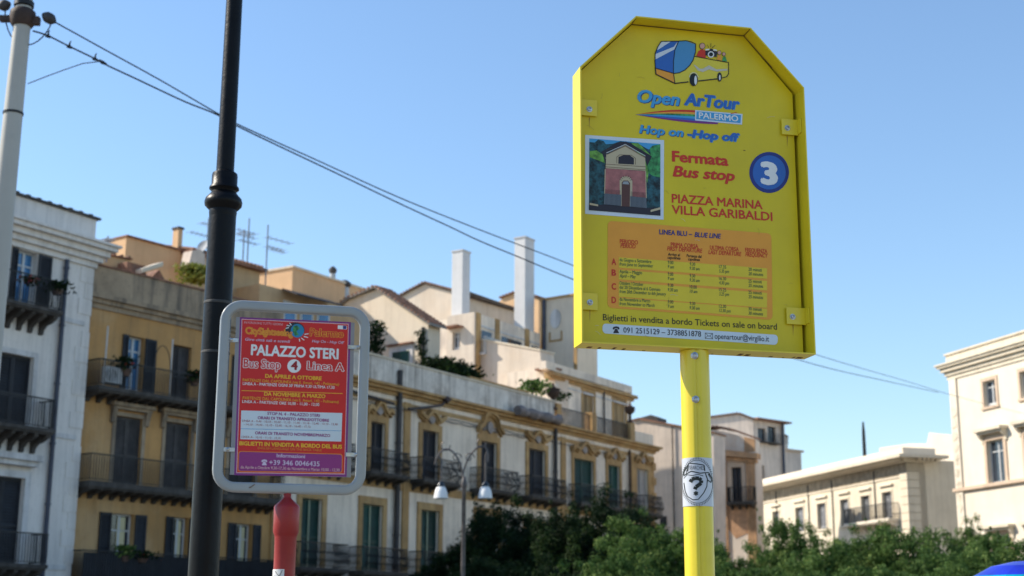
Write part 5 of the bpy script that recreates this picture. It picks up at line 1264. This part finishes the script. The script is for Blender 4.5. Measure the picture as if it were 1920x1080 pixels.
def wline(pts, wd, lay=1, closed=False, name='sticker_line'):
    wd = wd * 1.45
    m = MB(); pts = list(pts) + ([pts[0]] if closed else [])
    for (xa, ya), (xb, yb) in zip(pts[:-1], pts[1:]):
        n_ = max(1, int(math.hypot(xb - xa, yb - ya) / 3)); L_ = math.hypot(xb - xa, yb - ya) or 1; nx_, ny_ = -(yb - ya) / L_ * wd / 2, (xb - xa) / L_ * wd / 2
        for k_ in range(n_):
            t0, t1 = k_ / n_, (k_ + 1) / n_; a = (xa + (xb - xa) * t0, ya + (yb - ya) * t0); b = (xa + (xb - xa) * t1, ya + (yb - ya) * t1)
            m.quad(wrapP(a[0] + nx_, a[1] + ny_, lay), wrapP(b[0] + nx_, b[1] + ny_, lay), wrapP(b[0] - nx_, b[1] - ny_, lay), wrapP(a[0] - nx_, a[1] - ny_, lay))
    return m.build(name, K['black'], stk, fixn=False)
def z2(pts): return [(1180 + x / 4.908, 740 + y / 4.908) for x, y in pts]
wline(z2([(470, 800), (480, 880), (500, 930), (550, 965), (600, 960), (650, 900), (680, 840), (685, 780)]), 1.2)
wline(z2([(470, 730), (475, 700), (510, 650), (520, 625), (600, 635), (660, 645), (665, 700)]), 1.3); wline(z2([(508, 700), (515, 640)]), 1.3); wline(z2([(470, 735), (540, 700), (620, 720), (700, 710), (725, 760), (720, 800), (690, 780), (670, 720)]), 1.4)
wline(z2([(690, 735), (715, 795)]), 6); wline(z2([(478, 712), (500, 662)]), 5); wline(z2([(700, 720), (722, 760)]), 3); wline(z2([(470, 760), (500, 730), (550, 740), (600, 730), (650, 745)]), .9)
wline(z2([(530, 800), (545, 775), (575, 765), (610, 768), (630, 785), (628, 810), (605, 830), (580, 845), (570, 868)]), 5.0, 2, name='question_mark')
wline(z2([(565, 905), (572, 895), (585, 895), (592, 905), (585, 916), (570, 915)]), 3.0, 2, True, name='question_dot')
for k_ in range(64):
    a = k_ / 64 * 2 * math.pi; ca, sa = math.cos(a), math.sin(a)
    if abs(sa) < .35: continue
    wline([(1301 + 30 * ca, 902.5 + 42 * sa), (1301 + 31.5 * ca, 902.5 + 45.5 * sa)], .8)
wline([(1301 + 29 * math.cos(i * .21), 902.5 + 40.5 * math.sin(i * .21)) for i in range(30)], .7, 1, True)
vs, fs, (x0, x1), H_ = text_geo('SEARCHES', 0, 0)
m = MB(); m.v = [wrapP(1286.5 + (x - x0) / (x1 - x0) * 28, 879 + (x - x0) / (x1 - x0) * 1.5 - y / H_ * 7, 1.5) for x, y in vs]; m.f = fs; m.build('lettering', K['black'], stk, fixn=False)

# ------------------------------------------------------------------ red bus-stop sign in its grey tube frame
RF = Fr(76, at_depth(550, 750, 5.3)); cu_ = RF.uz(538, 950)[0]; base = RF.p(cu_, 0, 0)
sign2 = thing('red_bus_stop_sign', base, 'red and purple bus-stop sign hung in a rounded grey tube frame on a red post', 'bus stop sign', rz=RF.rotz())
grey_p = M('grey_gloss_paint', (.29, .315, .33), .32, .06, 5, .12, dirt=(.20, .14, .09), bump=.02, spec=.5)
a, b, z0, z1, rr = -.2635, .2590, 2.097, 2.772, .062
pts = []
for cx, cz, s0 in ((b - rr, z1 - rr, 0), (a + rr, z1 - rr, 90), (a + rr, z0 + rr, 180), (b - rr, z0 + rr, 270)):
    for i in range(9): t = R(s0 + i * 90 / 8); pts.append(RF.p(cx + rr * math.cos(t), cz + rr * math.sin(t), 0))
MB().tube(pts, .0182, 32, closed=True, ref0=RF.n, sq=5).build('tube_frame', grey_p, sign2, smooth=True)
pl = [( -.2215, 2.7335), (.2085, 2.7335), (.2145, 2.1335), (-.2185, 2.1335)]
plate = MB().prism(RF, [RF.uz(443, 594), RF.uz(665, 605), RF.uz(658, 895), RF.uz(431, 890)], -.004, .0).build('backing_plate', M('grey_plate', (.26, .26, .28), .4, .06, 4, .1), sign2, bevel=.001)
for x1_, x2_, y in ((420, 447, 638), (652, 690, 652), (414, 440, 843), (648, 686, 853)):
    (u1, zz), (u2, _) = RF.uz(x1_, y), RF.uz(x2_, y); zz = RF.uz((x1_ + x2_) / 2, y)[1]
    o = MB().box(RF, min(u1, u2), max(u1, u2), zz - .008, zz + .008, .001, .006).build('clip', steel, sign2, bevel=.001)
    c = RF.p((u1 + u2) / 2, zz, .006); MB().lathe(c, [(.008, 0), (.008, .002), (.005, .003), (.005, .009), (.002, .01)], 8, RF.n).build('bolt', steel, o)
S2 = Sheet(RF, .0, .036, plate)
S2.poly([(450, 594.5), (658, 604), (650, 894), (439, 891)], 1, K['purple'], 'print_border')
S2.poly([(453, 598), (654, 607), (646.5, 889.5), (443, 887)], 2, K['pinkp'], 'print_keyline')
S2.poly([(454.4, 599.4), (652.6, 608.5), (645.2, 888), (444.4, 885.6)], 3, K['crim'], 'print_ground')
T2 = lambda t, xa, xb, y, c, k_, bold=.01, it=0, l=5, mb=None: S2.text(t, xa, xb, y, c, l, K[k_], bold, it, mb=mb)
T2('IN FUNZIONE TUTTI I GIORNI', 457.5, 530, 606.6, 3.8, 'pinkp', 0)
T2('CitySightseeing', 459.6, 549, 626.5, 12.5, 'gold', .045, 0, 4); T2('CitySightseeing', 459.6, 549, 626.5, 12.5, 'ora2', .012, 0, 5, .045)
T2('Palermo', 580.5, 644.5, 630.6, 14.5, 'gold', .045, 0, 4); T2('Palermo', 580.5, 644.5, 630.6, 14.5, 'crim', .012, 0, 5, .045)
S2.ell(553, 619, 18, 14.5, 4.5, K['dark'], 'globe_ring', 150, 400); S2.ell(557.5, 620.5, 12.5, 12.8, 5.5, K['globe'], 'globe'); S2.poly([(550, 612), (557, 610), (562, 616), (556, 621), (560, 628), (553, 630), (549, 621)], 6, K['green'], 'globe_land')
for (p, q) in (((536, 616), (541, 614.5)), ((538, 610), (543, 611.5)), ((543, 606), (546, 610)), ((571, 627), (578, 626)), ((570, 631), (577, 633)), ((565, 634), (570, 638)), ((561, 636), (562, 640))): S2.curve([p, q], 6, 1.5, K['white'], 'ray')
T2('Giro città sali e scendi', 459.6, 544, 638.6, 4.6, 'lav', .01, .2); T2('Hop On - Hop Off', 585, 645, 642, 4.6, 'lav', .01, .2)
S2.rrect([(633.5, 610), (650.5, 611), (650, 618), (633, 617)], 1, 5, K['white'], 'flag'); S2.poly([(643, 611), (649.5, 611.4), (649, 617.4), (642.6, 617)], 6, K['navy'], 'flag_blue')
T2('PALAZZO STERI', 470, 634.6, 666, 18.5, 'white', .03)
T2('Bus Stop', 455, 526.5, 690, 17, 'white', .06, 0, 4); T2('Bus Stop', 455, 526.5, 690, 17, 'crim', .012, 0, 5, .06); T2('Linea A', 574.5, 646, 694, 16, 'white', .06, 0, 4); T2('Linea A', 574.5, 646, 694, 16, 'crim', .012, 0, 5, .06)
S2.ell(551.5, 686.5, 12.8, 12.6, 4, K['white'], 'number_disc'); T2('4', 545, 558, 693.5, 15, 'dred', .035)
T2('DA APRILE A OTTOBRE', 497, 603, 708.5, 6.5, 'gold', .03); T2('PARTENZE DAL CAPOLINEA (via E. Amari, 142 - Politeama)', 455, 635.5, 715, 4.6, 'gold', .0); T2("LINEA A - PARTENZE OGNI 30' PRIMA 9,30 ULTIMA 17,30", 455, 627, 721.8, 4.8, 'white', .01)
S2.curve([(453, 732.4), (642, 738)], 4, 1, K['gold'], 'rule')
T2('DA NOVEMBRE A MARZO', 495, 610, 742, 6.5, 'gold', .03); T2('PARTENZE DAL CAPOLINEA (via E. Amari, 142 - Politeama)', 455, 635, 748.5, 4.6, 'gold', .0); T2('LINEA A - PARTENZE ORE 10,00 - 11,00 - 12,00', 454, 598.5, 755.5, 4.8, 'white', .01)
S2.poly([(452.3, 769.7), (641.7, 774.6), (639.8, 828), (450.5, 823.6)], 4, P('white_box', (.58, .66, .72)), 'times_box')
T2('STOP N. 4 - PALAZZO STERI', 501, 599.5, 778, 5, 'violet', .02); T2('ORARI DI TRANSITO APRILE/OTTOBRE', 482.8, 617, 786, 5, 'violet', .025)
T2('LINEA A - 9,40 - 10,10 - 10,40 - 11,10 - 11,40 - 12,10 - 12,40 - 13,10 - 13,40', 454, 633, 790.8, 3.4, 'dred', .0); T2('- 14,10 - 14,40 - 15,10 - 15,40 - 16,10 - 16,40 - 17,10', 457, 582, 797.5, 3.4, 'dred', .0)
S2.curve([(452, 804), (639, 808)], 5, .8, K['sky_'], 'rule'); T2('ORARI DI TRANSITO NOVEMBRE/MARZO', 478, 619, 814.5, 5, 'violet', .025); T2('LINEA A - 10,10 - 11,10 - 12,10', 453, 526, 821, 3.4, 'dred', .0)
T2('BIGLIETTI IN VENDITA A BORDO DEL BUS', 448.5, 641, 835, 6.8, 'gold', .035); T2('ENGLISH LANGUAGE ON THE BACK TABLE', 483, 603, 842.3, 4, 'ora2', .01)
S2.rrect([(447, 845.6), (642.5, 851), (642, 886.8), (445.3, 884.4)], 5, 4, K['ora2'], 'info_border'); S2.rrect([(448.5, 847), (641, 852.5), (640.6, 885.4), (446.8, 883)], 4.5, 5, K['violet'], 'info_box')
T2('Informazioni', 518.5, 571.7, 857.5, 6, 'lav', .015, 0, 6); phone(S2, 490, 862, 11, K['lav'], 6); T2('+39 346 0046435', 504.4, 599, 871.5, 8, 'lav', .012, 0, 6); T2('da Aprile a Ottobre 9,30-17,30 da Novembre a Marzo 10,00 - 12,30', 451, 636.5, 878.3, 4.6, 'pinkp', .01, 0, 6)
# rust scratches on the frame
m = MB(); f_ = RF
for x, y, dx, dy in ((472, 912, 6, -4), (467, 914, 5, -1)):
    p = RF.hit(x, y, .0226); q_ = RF.hit(x + dx, y + dy, .0226); m.tube([p, q_], .0016, 5)
m.build('rust_scratch', rust, sign2)
redp = M('red_post_paint', (.27, .014, .014), .38, .12, 6, .15, dirt=(.20, .03, .03), bump=.04)
k2 = 5.32 / FPX
zz = lambda py: RF.uz(538, py, 0)[1]
m = MB(); m.lathe(base, [(19.8 * k2, 0), (19.8 * k2, zz(1075)), (20.2 * k2, zz(1008)), (21.5 * k2, zz(1003)), (23.6 * k2, zz(998)), (23.8 * k2, zz(952)), (22.5 * k2, zz(948.5)), (16 * k2, zz(942)), (8.5 * k2, zz(935)), (7 * k2, zz(932)), (7 * k2, zz(918))], 32)
post = m.build('post', redp, sign2, smooth=True)
# torn paper sticker on the post
toC = (CAM - base); toC.z = 0; toC.normalize(); aR = math.atan2(toC.y, toC.x); r_ = 20.2 * k2 + .0015
def rw(d, z, l=0): a = aR + R(d); return base + Vector((math.cos(a) * (r_ + l), math.sin(a) * (r_ + l), z))
m = MB()
for i in range(8): m.quad(rw(-88 + i * 11, zz(1110)), rw(-77 + i * 11, zz(1110)), rw(-77 + i * 11, zz(1068)), rw(-88 + i * 11, zz(1068)))
o = m.build('paper_sticker', chim_m, post, fixn=False)
m = MB()
for (d0, y0), (d1, y1) in (((-50, 1072), (-25, 1082)), ((-25, 1082), (-10, 1070)), ((-60, 1080), (-40, 1088))):
    a_, b_ = rw(d0, zz(y0), .0008), rw(d1, zz(y1), .0008); m.tube([a_, b_], .001, 4)
m.build('scribble', K['black'], o)

# ------------------------------------------------------------------ blue parasol at the lower right corner
c = at_depth(1938, 1051, 7.0); root = thing('parasol', (c.x, c.y, 0), 'rounded shiny blue parasol top with turquoise edge, cut off by the lower right corner', 'parasol')
n_ = 8; prof = [(.0, 0), (.10, -.006), (.2, -.028), (.29, -.075), (.35, -.14), (.38, -.20)]
bl = M('shiny_blue_cloth', (.005, .015, .42), .3, .3, 6, 0, bump=0, spec=.6); tq = M('turquoise_cloth', (.0, .30, .38), .3, .1, 6, 0, bump=0)
m = MB(); e = MB()
for i in range(48):
    for j in range(5):
        pts = []
        for (ii_, jj) in ((i, j), (i + 1, j), (i + 1, j + 1), (i, j + 1)):
            a = 2 * math.pi * ii_ / 48; sc_ = 1 - .03 * abs(math.sin(a * n_ / 2)) * jj / 5; pts.append(c + Vector((math.cos(a) * prof[jj][0] * sc_, math.sin(a) * prof[jj][0] * sc_, prof[jj][1] - .0)))
        (e if j >= 3 else m).quad(*pts)
m.build('canopy', bl, root, fixn=False, smooth=True); e.build('canopy_edge', tq, root, fixn=False, smooth=True)
MB().tube([Vector((c.x, c.y, 0)), c + Vector((0, 0, -.004))], .014, 10).build('shaft', steel, root, smooth=True)
for i in range(8): a = math.pi * i / 4; MB().tube([c + Vector((math.cos(a) * p_, math.sin(a) * p_, h_ - .008)) for p_, h_ in prof], .003, 4).build('rib', steel, root)
